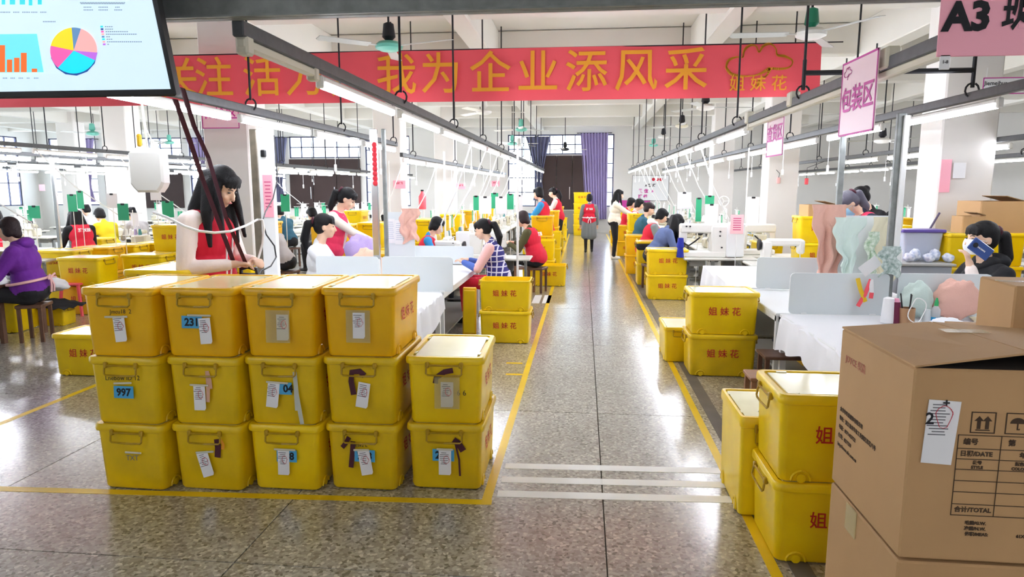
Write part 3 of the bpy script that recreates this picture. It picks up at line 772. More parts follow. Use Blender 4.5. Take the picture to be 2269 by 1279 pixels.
b = MB(); b.cyl((-.9, .0, .6), (-.9, .0, 2.64), .015, n=6); b.cyl((-.3, .0, .6), (-.3, .0, 2.64), .015, n=6); b.build('hanger', M('rod_black'), t)
# iron water bottle: white box shaped reservoir on a cord
p = aY(331, 376, 4.7)
t = thing('steam_water_tank', 'white plastic water tank hanging on a cord below the screen', 'water tank', tuple(p))
kk = 4.75 / F
b = MB()
prof = [(-41, 0), (-41, -8), (-43, -8)]
loops = []
def tankloop(y, s=1.0):
    out = []
    for (x, z) in [(-41, -36), (-35, -42), (35, -42), (41, -36), (41, 30), (36, 40), (26, 52), (-24, 52), (-34, 42), (-41, 32)]:
        out.append(Vector((x * s * kk, y, -z * s * kk)))
    return out
b.loft([tankloop(-.05, .9), tankloop(-.035, 1), tankloop(.035, 1), tankloop(.05, .9)]); b.build('tank', mat('tank_white', 'eceae4', .4), t)
b = MB(); b.rbox((0, 0, 44 * kk), (52 * kk, .07, 10 * kk), .008); b.build('cap', M('white_plastic'), t)
b = MB(); b.tube([(.0, 0, 50 * kk), (-.01, 0, 90 * kk), (-.02, 0, 160 * kk), (-.02, 0, 480 * kk)], .008, 5); b.tube([(.06, 0, 48 * kk), (.0, 0, 90 * kk), (-.02, 0, 150 * kk)], .005, 5); b.build('cord', M('cream_enamel'), t, True)
b = MB(); b.rbox((-.06, 0, 66 * kk), (.035, .03, .09), .01); b.build('pulley', M('clip_bronze'), t)
# ================================================================== CRATES
CL, CW, CHT = .65, .47, .410          # lid length, lid width, stacking height
def crate_meshes():
    D = {}
    b = MB(); r = .035
    lo = [rrect(.585, .405, r, .006), rrect(.6, .418, r, .02), rrect(.622, .442, r, .365), rrect(.634, .454, r, .368), rrect(.634, .454, r, .385),
          rrect(.612, .432, r, .385), rrect(.59, .408, r, .03)]
    b.loft(lo)
    # rib arcs round the castor openings on the long sides
    D['tub'] = b
    b = MB()
    b.loft([rrect(.648, .468, .04, .372), rrect(.652, .472, .04, .382), rrect(.648, .468, .04, .404), rrect(.634, .454, .036, .412), rrect(.585, .405, .03, .412), rrect(.578, .398, .03, .402), rrect(.56, .38, .03, .402)], cap0=True)
    D['lid'] = b
    b = MB(); b.rbox((0, 0, .4045), (.55, .372, .008), .003)
    for s in (-1, 1):
        for q in (-1, 1): b.box((s * .2, q * .192, .409), (.05, .016, .006))
    D['panel'] = b
    b = MB()
    for s in (-1, 1):
        b.tube([(s * .10, 0, 0), (s * .105, -.012, 0), (s * .105, -.02, -.05), (s * .095, -.021, -.058), (0, -.022, -.06)], .006, 5)
        b.rbox((s * .1, -.008, .0), (.024, .022, .035), .005)
    b.tube([(-.1, -.012, -.002), (.1, -.012, -.002)], .006, 5)
    D['handle'] = b
    b = MB()
    pts = [(.045 * math.cos(a), 0, .045 * math.sin(a)) for a in np.linspace(0, PI, 9)]
    b.tube(pts, .006, 4); b.cyl((0, -.004, .012), (0, .03, .012), .022, n=10)
    D['castor'] = b
    return D
_D = crate_meshes()
CM = {}
for cn in ('yellow', 'amber', 'lime'):
    m_ = M('crate_' + cn)
    CM[cn] = dict(tub=_D['tub'].mesh('tub', m_, True), lid=_D['lid'].mesh('lid', m_, True), castor=_D['castor'].mesh('castor', m_))
PANM = _D['panel'].mesh('lid_panel', M('lid_panel')); HNM = {'b': _D['handle'].mesh('handle', M('clip_bronze'), True)}
CTXT = text_mesh('姐 妹 花', .085, M('red_print'), .0009, .0, res=3)
FOOT = []; NUDGE = {}
def crate(x, y, z, label, rz=0.0, tone='yellow', lid=True, text=True, group='yellow storage crates', detail=2, size=(1, 1, 1), wob=True):
    """rz = 0: long side faces the camera; rz = 90 deg: short end faces the camera"""
    hx_, hy_ = (.33 * size[0], .24 * size[1]) if abs(rz) < .8 else (.24 * size[1], .33 * size[0])
    if group != 'block of stacked yellow crates' and group != 'crates by the cartons' and 'crate below the' not in label:
        key = (round(x, 3), round(y, 3))
        if key not in NUDGE:
            y2 = y
            while any(abs(x - q[0]) < hx_ + q[2] and abs(y2 - q[1]) < hy_ + q[3] for q in FOOT): y2 += .06
            NUDGE[key] = y2; FOOT.append((x, y2, hx_, hy_))
        y = NUDGE[key]
    else: FOOT.append((x, y, hx_, hy_))
    t = thing('storage_crate', label, 'crate', (x, y, z), rz, group); t.scale = size
    m_ = CM[tone]
    link('tub', m_['tub'], t)
    if lid:
        l = link('lid', m_['lid'], t)
        if detail > 0: link('lid_panel', PANM, l)
    if detail > 0:
        for s in (-1, 1):
            h = link('handle', HNM['b'], t, (s * .322, 0, .368)); h.rotation_euler = (0, 0, s * PI / 2)
    if detail > 1:
        for s in (-1, 1):
            for q in (-1, 1):
                c = link('castor', m_['castor'], t, (q * .2, s * (.213), .012)); c.rotation_euler = (0, 0, 0 if s < 0 else PI)
    if text:
        for s in (-1, 1):
            o = link('lettering', CTXT, t); o.matrix_local = (FRONT if s < 0 else BACK)((0, s * .2215, .225)) @ Matrix.Rotation(-.068, 4, 'X')
    return t
H90 = PI / 2
# --- the block of stacked crates, short ends to the camera
colx = [(-2.655, 3.58, -.02), (-2.195, 3.62, -.01), (-1.745, 3.67, .0), (-1.285, 3.72, .0), (-.80, 3.78, .02)]
cname = ['first stack from the left end', 'second stack from the left', 'middle stack of the block', 'fourth stack', 'low two-crate stack at the right end']
tier = ['bottom', 'middle', 'top']
tones = {(0, 0): 'lime', (0, 1): 'lime', (0, 2): 'amber', (1, 0): 'lime', (1, 1): 'lime', (1, 2): 'amber', (2, 0): 'yellow', (2, 1): 'lime', (2, 2): 'amber', (3, 0): 'lime', (3, 1): 'lime', (3, 2): 'amber', (4, 0): 'lime', (4, 1): 'yellow'}
desc = {(0, 0): 'plain yellow crate with a bare tape strip, bottom of the leftmost stack', (0, 1): 'olive yellow crate with blue 997 sticker, middle of the leftmost stack', (0, 2): 'yellow crate with one white tag and red scribble, top of the leftmost stack',
 (1, 0): 'yellow crate with a tilted tag and dark ribbon knot, bottom of the second stack', (1, 1): 'yellow crate with a tag and pink ribbon tails, middle of the second stack', (1, 2): 'yellow crate with blue sticker beginning 23, top of the second stack',
 (2, 0): 'yellow crate with blue sticker ending in 18, bottom of the middle stack', (2, 1): 'yellow crate with long pale ribbon and sticker ending 4, in the middle stack', (2, 2): 'orange yellow crate with one straight tag, top of the middle stack',
 (3, 0): 'yellow crate with two maroon ribbons and blue sticker, bottom of the fourth stack', (3, 1): 'yellow crate with a maroon loop and slanted tag, middle of the fourth stack', (3, 2): 'yellow crate with tag in clear pocket and red side lettering, fourth stack top',
 (4, 0): 'yellow crate with maroon bow and blue 2 1 sticker, bottom right corner crate', (4, 1): 'yellow crate with maroon strip and boxed tag, top of the low right stack'}
def label_tag(par, x, z, w_, h_, rot, clip=False, red=True, code=True):
    y = -.3365 + .0; 
    g = Matrix.Translation((0, 0, 0))
    fr = par['_fr']
fronts = {}
tagmesh = {}
def paper_tag(crt, x, z, rot=0.0, w_=.075, h_=.15, red=True, holder=None, name='paper_tag'):
    """tag on the short end facing the camera (local -X end since crate turned by 90 degrees)"""
    B4 = frame4((-.3175 - .006, 0, 0), (0, -1, 0), (0, 0, 1)) @ Matrix.Translation((x, z, 0)) @ Matrix.Rotation(-.055, 4, 'X') @ Matrix.Rotation(rot, 4, 'Z')
    b = MB(); b.prism([(-w_ / 2, -h_ / 2), (w_ / 2 * .8, -h_ / 2), (w_ / 2, -h_ / 2 + .012), (w_ / 2, h_ / 2), (-w_ / 2, h_ / 2)], .004, .0052); o = b.build(name, M('paper'), crt); o.matrix_local = B4
    b = MB(); rnd = random.Random(int((x + 3 + z * 7) * 1000))
    for i in range(7): b.box((-w_ * .1 + rnd.uniform(-.004, .004), h_ * .4 - i * h_ * .075, .0056), (w_ * rnd.uniform(.35, .75), .0035, .0004))
    q = b.build('print', M('ink_grey'), o)
    if red:
        b = MB(); b.tube([(w_ * .1 + w_ * .22 * math.cos(a) + rnd.uniform(-.004, .004), h_ * .12 + h_ * .16 * math.sin(a), .006) for a in np.linspace(0, 6.5, 14)], .0012, 4); b.build('red_scribble', M('ink_red'), o)
    return o
def blue_sticker(crt, x, z, txt, w_=.13, h_=.072):
    B4 = frame4((-.3175 - .004, 0, 0), (0, -1, 0), (0, 0, 1)) @ Matrix.Translation((x, z, 0)) @ Matrix.Rotation(-.055, 4, 'X')
    b = MB(); b.box((0, 0, .0015), (w_, h_, .002)); o = b.build('blue_sticker', M('sticker_blue'), crt); o.matrix_local = B4
    put_text(txt, .062, M('ink'), o, Matrix.Translation((0, -.002, .003)), bold=.0022, name='number')
def strip_(crt, pts, m, wd=.012, name='ribbon', off=.016):
    B4 = frame4((-.3175 - off, 0, 0), (0, -1, 0), (0, 0, 1)) @ Matrix.Rotation(-.055, 4, 'X')
    b = MB(); b.tube([(x, z, dz) for x, z, dz in [(p + (0,))[:3] for p in pts]], wd, 6, flat=(0, 0, 1)); o = b.build(name, M(m), crt, True); o.matrix_local = B4
def tapebar(crt, x, z, L=.13, rot=0.0, m='cream_enamel'):
    B4 = frame4((-.3175 - .004, 0, 0), (0, -1, 0), (0, 0, 1)) @ Matrix.Translation((x, z, 0)) @ Matrix.Rotation(-.055, 4, 'X') @ Matrix.Rotation(rot, 4, 'Z')
    b = MB(); b.rbox((0, 0, .005), (L, .012, .008), .003); o = b.build('card_holder', M(m), crt); o.matrix_local = B4
def scrib(crt, x, z, txt, s=.035, m='ink'):
    B4 = frame4((-.3175 - .004, 0, 0), (0, -1, 0), (0, 0, 1)) @ Matrix.Translation((x, z, 0)) @ Matrix.Rotation(-.055, 4, 'X') @ Matrix.Rotation(.03, 4, 'Z')
    o = put_text(txt, s, M(m), crt, B4 @ Matrix.Translation((0, 0, .002)), name='marker_writing')
def pocket(crt, x, z):
    B4 = frame4((-.3175 - .004, 0, 0), (0, -1, 0), (0, 0, 1)) @ Matrix.Translation((x, z, 0)) @ Matrix.Rotation(-.055, 4, 'X')
    b = MB(); b.box((0, 0, .0065), (.15, .19, .001)); o = b.build('clear_pocket', M('tape_clear'), crt); o.matrix_local = B4
for ci, (x, y0, rz) in enumerate(colx):
    for k in range(2 if ci == 4 else 3):
        tn = tones[(ci, k)]
        jx = {0: 0, 1: -.004 if ci == 0 else 0, 2: -.012 if ci < 2 else .0}[k]
        c = crate(x + jx, y0 + CL / 2, k * CHT, desc[(ci, k)], H90 + rz + (.01 * ((ci * 3 + k) % 3 - 1)), tn, group='block of stacked yellow crates', size=(1, .955 if ci < 4 else 1.0, 1))
        fronts[(ci, k)] = c
fc = fronts
scrib(fc[0, 2], .03, .275, 'Jmcu18  2'); tapebar(fc[0, 2], .0, .245, .15, .03); paper_tag(fc[0, 2], .02, .175, .1)
scrib(fc[0, 1], .0, .29, 'Lnebow ID 12', .04); tapebar(fc[0, 1], .0, .26, .12, .06); blue_sticker(fc[0, 1], .0, .205, '997')
tapebar(fc[0, 0], .03, .245, .11); scrib(fc[0, 0], .02, .21, 'TXT', .045, 'ink_grey')
blue_sticker(fc[1, 2], -.03, .215, '231'); tapebar(fc[1, 2], .02, .255, .15); paper_tag(fc[1, 2], .055, .165, .08)
tapebar(fc[1, 1], -.02, .25, .12); paper_tag(fc[1, 1], -.02, .175, .02); strip_(fc[1, 1], [(.03, .335), (.035, .25), (.03, .15)], 'ribbon_pink'); strip_(fc[1, 1], [(.035, .335), (.05, .28), (.055, .23)], 'ribbon_pink', .008)
paper_tag(fc[1, 0], -.01, .175, .3); tapebar(fc[1, 0], -.01, .25, .12, .1, 'ribbon_grey'); strip_(fc[1, 0], [(.07, .33), (.075, .28), (.07, .22)], 'ribbon_maroon', .02); strip_(fc[1, 0], [(.09, .33), (.11, .3), (.105, .27)], 'banner_gold', .01)
paper_tag(fc[2, 2], .03, .185, .0); pocket(fc[2, 2], .0, .19)
blue_sticker(fc[2, 1], .03, .23, '  04', .08); tapebar(fc[2, 1], -.02, .265, .14, -.04); paper_tag(fc[2, 1], -.05, .19, -.12); strip_(fc[2, 1], [(.09, .33), (.1, .2), (.13, .02)], 'ribbon_grey', .013); strip_(fc[2, 1], [(.085, .33), (.09, .24), (.095, .1)], 'ribbon_grey', .008)
blue_sticker(fc[2, 0], .02, .225, '  18'); tapebar(fc[2, 0], .01, .265, .14); paper_tag(fc[2, 0], .0, .185, .0)
pocket(fc[3, 2], .0, .19); paper_tag(fc[3, 2], .005, .195, .0)
strip_(fc[3, 1], [(.03, .305), (-.0, .33), (-.05, .325), (-.055, .27), (-.04, .19)], 'ribbon_maroon', .018); paper_tag(fc[3, 1], .02, .19, -.15)
blue_sticker(fc[3, 0], .02, .225, '7  3'); strip_(fc[3, 0], [(-.08, .335), (-.1, .3), (-.125, .27)], 'ribbon_maroon', .014); strip_(fc[3, 0], [(-.055, .31), (-.06, .24), (-.07, .15)], 'ribbon_maroon', .016); tapebar(fc[3, 0], .0, .262, .1, .05); paper_tag(fc[3, 0], .025, .185, .18); scrib(fc[3, 0], -.0, .29, 'Eav2 L', .03)
strip_(fc[4, 1], [(.05, .335), (0, .325), (-.05, .29), (-.055, .255)], 'ribbon_maroon', .016); pocket(fc[4, 1], .015, .2); paper_tag(fc[4, 1], .015, .19, .0); scrib(fc[4, 1], .1, .2, '6 6', .045)
blue_sticker(fc[4, 0], -.01, .225, '2  1'); tapebar(fc[4, 0], .0, .262, .1); paper_tag(fc[4, 0], -.0, .18, .0); strip_(fc[4, 0], [(.05, .32), (.08, .3), (.11, .255)], 'ribbon_maroon', .02); strip_(fc[4, 0], [(.06, .31), (.085, .2), (.09, .1)], 'ribbon_maroon', .006)
# second crate behind the leftmost stack
crate(-2.98, 4.72, 0, 'lower yellow crate hidden behind the leftmost stack', H90, 'yellow', group='crates behind the block')
crate(-2.98, 4.72, CHT, 'middle yellow crate behind the leftmost stack', H90, 'yellow', group='crates behind the block')
crate(-2.98, 4.72, 2 * CHT, 'yellow crate with pale lid showing behind the top of the leftmost stack', H90, 'yellow', group='crates behind the block')
def by_foot(px, py, label, rz=0.0, tone='yellow', n=1, right=False, labels=None, sc=1.0, **kw):
    """stack of n crates whose near lower left (or right) corner stands at the given picture position"""
    p = fl(px, py); hx, hy = (.3 * sc, .21 * sc) if abs(rz) < .8 else (.21 * sc, .3 * sc)
    x = p.x - hx if right else p.x + hx; y = p.y + hy; out = []
    for k in range(n):
        out.append(crate(x, y, k * CHT * sc, (labels or [label])[k], rz, tone if isinstance(tone, str) else tone[k], size=(sc,) * 3, **kw))
    return out
L = by_foot
L(128, 832, 'single yellow crate alone on the floor left of the big block', group='crates on the left floor', labels=None)
# left floor groups
L(20, 740, 'yellow crate with its lid ajar at the far left edge, near white cushion', rz=0.15, right=False, group='crates on the left floor')[0].location.x -= .55
c = L(80, 722, 'lime crate stuffed with a black bag beside the red stool', rz=0.1, tone='lime', lid=False, text=False, sc=.62, group='crates on the left floor')[0]
b = MB(); b.sheet(lambda u, v: ((u - .5) * .66, (v - .5) * .48, .36 + .09 * math.sin(u * PI) * math.sin(v * PI) + .015 * math.sin(u * 23) * math.cos(v * 19)), 16, 12, .006); tag(b.build('black_bag', M('black_cloth'), None, True, (c.location.x, c.location.y, -.11)), 'black plastic bag bulging out of the lime crate', 'bag')
L(140, 697, None, labels=['lower yellow crate with bold red lettering behind the red stool', 'yellow crate with red lettering and white tag right of the purple jacket'], n=2, tone=('amber', 'yellow'), group='crates on the left floor')
L(262, 690, None, labels=['lower crate of the left pair behind the block', 'yellow crate with faded red lettering left of the ironing woman'], n=2, group='crates on the left floor')
for (px, py, n_, tn, lb) in ((95, 668, 2, 'yellow', 'behind the purple jacket'), (175, 655, 2, 'amber', 'under the far left bench'), (235, 645, 2, 'yellow', 'in the second row left of the ironing woman'), (350, 672, 3, 'yellow', 'directly left of the ironing woman'), (300, 640, 2, 'yellow', 'in the third row left of the ironing woman'), (170, 620, 2, 'yellow', 'deep in the left hall by the long bench'), (535, 650, 3, 'amber', 'right behind the ironing woman, blue sticker column')):
    L(px, py, None, labels=['%s yellow crate %s' % (q, lb) for q in ('bottom', 'second', 'third')[:n_]], n=n_, tone=[tn] * 3, detail=1, group='crates on the left floor')
# aisle, left side
A_ = lambda px, py, n_, labs, **kw: L(px, py, None, n=n_, labels=labs, **kw)
c = A_(1066, 760, 2, ['lower crate with red lettering beside the aisle by the plaid vest', 'open bright yellow crate on top beside the plaid vest woman'], group='crates left of the aisle', sc=.93)
for o in list(c[1].children):
    if o.name.startswith('lid'):
        for q in list(o.children): bpy.data.objects.remove(q)
        bpy.data.objects.remove(o)
p = fl(1032, 750)
t = thing('leaning_lid', 'amber crate lid leaning upright beside the crate pair', 'lid', (p.x - .0, p.y + .15, 0), 0); b = MB(); b.T = Matrix.Rotation(-.1, 4, 'X'); b.rbox((0.02, 0, .3), (.17, .03, .6), .012); b.build('panel', M('crate_amber'), t); b = MB(); b.T = Matrix.Rotation(-.1, 4, 'X'); b.rbox((.02, -.018, .3), (.14, .008, .52), .003); b.build('rim', M('crate_yellow'), t)
A_(1180, 634, 1, ['open yellow crate with red lettering beside the aisle past the wooden chair'], group='crates left of the aisle', lid=False)
labs = ['behind the wooden chair', 'beside the olive sleeved worker', 'past the olive sleeved worker', 'below the blue sleeved worker', 'past the blue sleeved worker', 'fifth along the left of the aisle', 'sixth along the left of the aisle']
for k, (Y, n_, x_) in enumerate(((13.3, 2, -.86), (14.4, 3, -.85), (16.0, 2, -.82), (17.6, 3, -.84), (19.5, 2, -.85), (21.5, 3, -.84), (23.5, 2, -.86))):
    for q in range(n_): crate(x_, Y, q * CHT, '%s yellow crate %s' % (('bottom', 'second', 'third')[q], labs[k]), (0, H90)[k % 2], ('yellow', 'amber')[k % 2], lid=not (q == n_ - 1 and k % 2 == 0), detail=1, group='crates left of the aisle')
# aisle, right side
A_(1528, 833, 2, ['lower crate with red lettering under the crate beside the white tables', 'crate with red lettering, upper of the pair beside the white tables'], group='crates right of the aisle', tone=('lime', 'yellow'))
c = crate(1.02, 7.0, 0, 'narrow yellow crate end showing left of the crate pair by the tables', H90, 'yellow', text=False, group='crates right of the aisle', size=(.9, .7, .9))
c = crate(1.02, 7.0, CHT * .9, 'narrow yellow crate end with white papers, upper one by the tables', H90, 'yellow', text=False, group='crates right of the aisle', size=(.9, .7, .55)) if 0 else None
A_(1436, 664, 2, ['lower crate with smudged red lettering beside the aisle', 'upper crate with red lettering in front of the blue hoodie'], group='crates right of the aisle', tone='yellow')
c = A_(1412, 632, 2, ['lime crate low behind the pair in front of the hoodie worker', 'lime crate draped with black cloth behind the blue hoodie'], group='crates right of the aisle', tone='lime', lid=True)
b = MB(); b.rbox((0, 0, 0), (.66, .5, .12), .03); tag(b.build('black_cloth', M('black_cloth'), None, True, (c[1].location.x, c[1].location.y, CHT * 2 - .1)), 'black cloth draped around the rim of the lime crate', 'cloth')
labs = ['behind the hoodie worker', 'next to the white coat', 'behind the white coat', 'fourth along the right of the aisle', 'fifth along the right of the aisle', 'last along the right of the aisle']
for k, (Y, n_, x_) in enumerate(((13.4, 2, 1.3), (14.6, 2, 1.22), (16.0, 3, 1.25), (18.4, 2, 1.22), (20.5, 3, 1.25), (22.8, 2, 1.22))):
    for q in range(n_): crate(x_, Y, q * CHT, '%s yellow crate %s' % (('bottom', 'second', 'third')[q], labs[k]), (H90, 0)[k % 2], ('yellow', 'amber')[k % 2], lid=not (q == n_ - 1 and k % 2 == 0), detail=1, group='crates right of the aisle')
for q in range(4): crate(-.05 + .0, 26.3, q * CHT, '%s yellow crate in the tall stack at the very end of the aisle' % ('bottom', 'second', 'third', 'top')[q], 0, 'yellow', detail=0, group='crates at the aisle end')
# near right pair, next to the cartons
pz = fl(1715, 1247)
c0 = crate(pz.x + .3, pz.y + .215, 0, 'nearest lower crate with smeared maroon lettering beside the cartons', .0, 'yellow', group='crates by the cartons')
c1 = crate(pz.x + .3, pz.y + .215, CHT, 'nearest upper crate with pale lid beside the cartons', .0, 'yellow', group='crates by the cartons', size=(1, 1, 1.06))
c2 = crate(pz.x + .06, pz.y + .72, 0, 'narrow yellow crate standing behind the nearest pair, torn white paper on it', H90, 'yellow', text=False, group='crates by the cartons', size=(.85, .62, 1.4))
t = thing('torn_paper', 'torn white paper sticking up from the narrow crate', 'paper', (c2.location.x + .0, c2.location.y - .2, .585)); b = MB(); b.prism([(-.04, 0), (.05, .01), (.1, .12), (.0, .06)], -.001, .001, R=Matrix.Rotation(1.35, 3, 'X')); b.build('sheet', M('paper'), t)
# under-table and background crates right
for (x, y, n_, tn, lb) in ((2.35, 6.55, 1, 'amber', 'under the right work table'), (5.6, 8.3, 3, 'yellow', 'behind the phone woman, left column'), (6.2, 8.0, 3, 'yellow', 'behind the phone woman, middle column'), (6.8, 8.1, 3, 'amber', 'behind the phone woman, right column'), (4.0, 11.6, 2, 'amber', 'behind the large sewing machine'), (4.7, 11.2, 3, 'yellow', 'left of the masked woman in the second row'), (3.9, 9.6, 1, 'yellow', 'low beside the screen with draped clothes'),
    (5.0, 13.2, 3, 'yellow', 'behind the masked woman'), (6.0, 14.0, 3, 'amber', 'right of the masked woman'), (7.0, 12.5, 3, 'yellow', 'near the far right worker'), (8.2, 15.0, 3, 'amber', 'far right by the wall'), (4.2, 18.5, 2, 'yellow', 'by the second right column'), (6.5, 19.0, 3, 'yellow', 'in the distant right hall'), (3.4, 13.0, 2, 'lime', 'behind the wire machines')):
    for q in range(n_): crate(x, y, q * CHT, '%s yellow crate %s' % (('bottom', 'second', 'third')[q], lb), 0 if (x * 7) % 2 < 1 else H90, tn, detail=1, group='crates in the right hall')
# background crates left, seen between the table women and machines
for (x, y, n_, tn, lb) in ((-4.75, 8.85, 2, 'yellow', 'left of the white shirt woman'), (-4.0, 10.6, 3, 'amber', 'between the two women at the left table'), (-3.5, 10.3, 3, 'yellow', 'right of the pink vest woman'), (-3.0, 10.2, 2, 'amber', 'behind the lilac garment'), (-2.9, 12.5, 3, 'yellow', 'behind the pink vest woman'), (-2.9, 15.0, 3, 'yellow', 'behind the dark haired worker'), (-2.9, 17.5, 3, 'amber', 'by the second left column'),
    (-6.3, 12.0, 2, 'yellow', 'behind the big left column'), (-7.6, 12.4, 2, 'amber', 'beside the long haired red vest worker'), (-9.0, 15.0, 2, 'yellow', 'deep among the far left machines'), (-5.8, 17.0, 3, 'yellow', 'far behind the pink vest woman'), (-2.9, 20.5, 3, 'yellow', 'near the pink far notices')):
    for q in range(n_): crate(x, y, q * CHT, '%s yellow crate %s' % (('bottom', 'second', 'third')[q], lb), 0 if (x * 7) % 2 < 1 else H90, tn, detail=1, group='crates in the left hall')
# --- cartons on the right
def carton(label, c0_, c1_, z0, z1, depth, parts):
    """c0_: near vertical edge (x,y); c1_: far end of the left face; box extends to the right by depth"""
    a = Vector((c0_[0], c0_[1], 0)); d = Vector((c1_[0], c1_[1], 0)) - a; L_ = d.length; u = d.normalized(); v = Vector((u.y, -u.x, 0))
    if v.x < 0: v = -v
    t = thing('carton', label, 'carton', (a.x, a.y, z0), math.atan2(v.y, v.x), 'brown cartons')
    b = MB(); b.rbox((depth / 2, L_ / 2, (z1 - z0) / 2), (depth, L_, z1 - z0), .006); b.build('box', M('cardboard'), t)
    return t, L_, depth, z1 - z0
za, zb_, zc = 0.0, .675, 1.275
nb = fl(1990, 1237, zb_); fb = fl(1842, 1062, zb_)
t, L_, D_, h_ = carton('large brown carton under the printed one at the right edge', (nb.x + .0, nb.y), (fb.x, fb.y), za, zb_ - .01, .74, None)
b = MB(); b.rbox((-.004, L_ * .62, h_ - .05), (.006, .09, .1), .002); b.build('tape', M('tape_clear'), t)
t, L_, D_, h_ = carton('large brown carton printed with handling symbols and an order grid', (nb.x + .0, nb.y), (fb.x, fb.y), zb_, zc, .74, None)
# lifted top flaps hinged on the two sides, meeting in a raised ridge; a dark sheet on the box paints the shade beneath them
b = MB(); b.box((D_ / 2, L_ / 2, h_ + .0006), (D_ - .02, L_ - .02, .001)); b.build('opening', mat('carton_gap_shade', '2a2018', .9), t)
rx, rh = .315, .05
for x0_, s_ in ((0.0, 1), (D_, -1)):
    b = MB(); xr_ = rx - .004 * s_
    b._add([(x0_, 0, h_ + .002), (xr_, 0, h_ + rh), (xr_, L_, h_ + rh * .55), (x0_, L_, h_ + .002), (x0_, 0, h_ + .008), (xr_, 0, h_ + rh + .006), (xr_, L_, h_ + rh * .55 + .006), (x0_, L_, h_ + .008)],
           [(3, 2, 1, 0), (4, 5, 6, 7), (0, 1, 5, 4), (1, 2, 6, 5), (2, 3, 7, 6), (3, 0, 4, 7)] if s_ > 0 else [(0, 1, 2, 3), (7, 6, 5, 4), (4, 5, 1, 0), (5, 6, 2, 1), (6, 7, 3, 2), (7, 4, 0, 3)])
    b.build('top_flap', M('cardboard'), t)
b = MB(); b.box((rx, L_ * .62, h_ + rh * .72 + .0085), (.14, .06, .001)); b.build('tape', M('tape_clear'), t)
# writing on the front face (x along v, z up, faces -y local)
def cf(x, z): return (x, -.0015, z)
PR = M('ink'); mat('print_brown', '43301f', .8); PB = M('print_brown')
def ruled(par, segs, wd=.0022):
    b = MB()
    for x0, z0, x1, z1 in segs: b.box(((x0 + x1) / 2, -.001, (z0 + z1) / 2), (abs(x1 - x0) + wd, .001, abs(z1 - z0) + wd))
    return b.build('printed_grid', PB, par)
u = .545 / 405.   # metres per picture pixel on this face near the edge
X = lambda px: (px - 1990) * .00150
Z = lambda py: h_ - (py - 828) * (h_ / 405.)
xs_ = [X(2082), X(2162), X(2240), X(2315), X(2390), X(2460)]
g = []
for z_ in (Z(962), Z(990), Z(1012), Z(1034), Z(1058), Z(1082), Z(1108), Z(1132)): g.append((xs_[0], z_, xs_[5], z_))
g += [(xs_[0], Z(1132), xs_[0], Z(962)), (xs_[5], Z(1132), xs_[5], Z(962)), (X(2162), Z(1132), X(2162), Z(962)), (xs_[2], Z(1132), xs_[2], Z(990)), (xs_[3], Z(1132), xs_[3], Z(990)), (xs_[4], Z(1132), xs_[4], Z(990))]
ruled(t, g)
for s, px, py, sz in (('编号', 2106, 976, .021), ('第', 2182, 976, .021), ('箱/共', 2250, 976, .021), ('日期/DATE', 2118, 1001, .019), ('年/Y', 2210, 1001, .019), ('月/M', 2282, 1001, .019), ('款号', 2122, 1019, .0125), ('STYLE', 2122, 1029, .0125), ('颜色', 2200, 1019, .0125), ('COLOR', 2200, 1029, .0125), ('尺码', 2278, 1019, .0125), ('SIZE', 2278, 1029, .0125), ('合计/TOTAL', 2122, 1120, .019),
    ('毛重/G.W.', 2130, 1148, .0135), ('净重/N.W.', 2130, 1160, .0135), ('体积/MEAS:', 2134, 1172, .0135), ('KGS', 2300, 1148, .0135), ('KGS', 2300, 1160, .0135), ('61X38X48/0', 2232, 1172, .0135), ('CM³', 2304, 1172, .0135)):
    put_text(s, sz, PB, t, FRONT((X(px), -.0012, Z(py))), bold=.0006, name='printed_text')
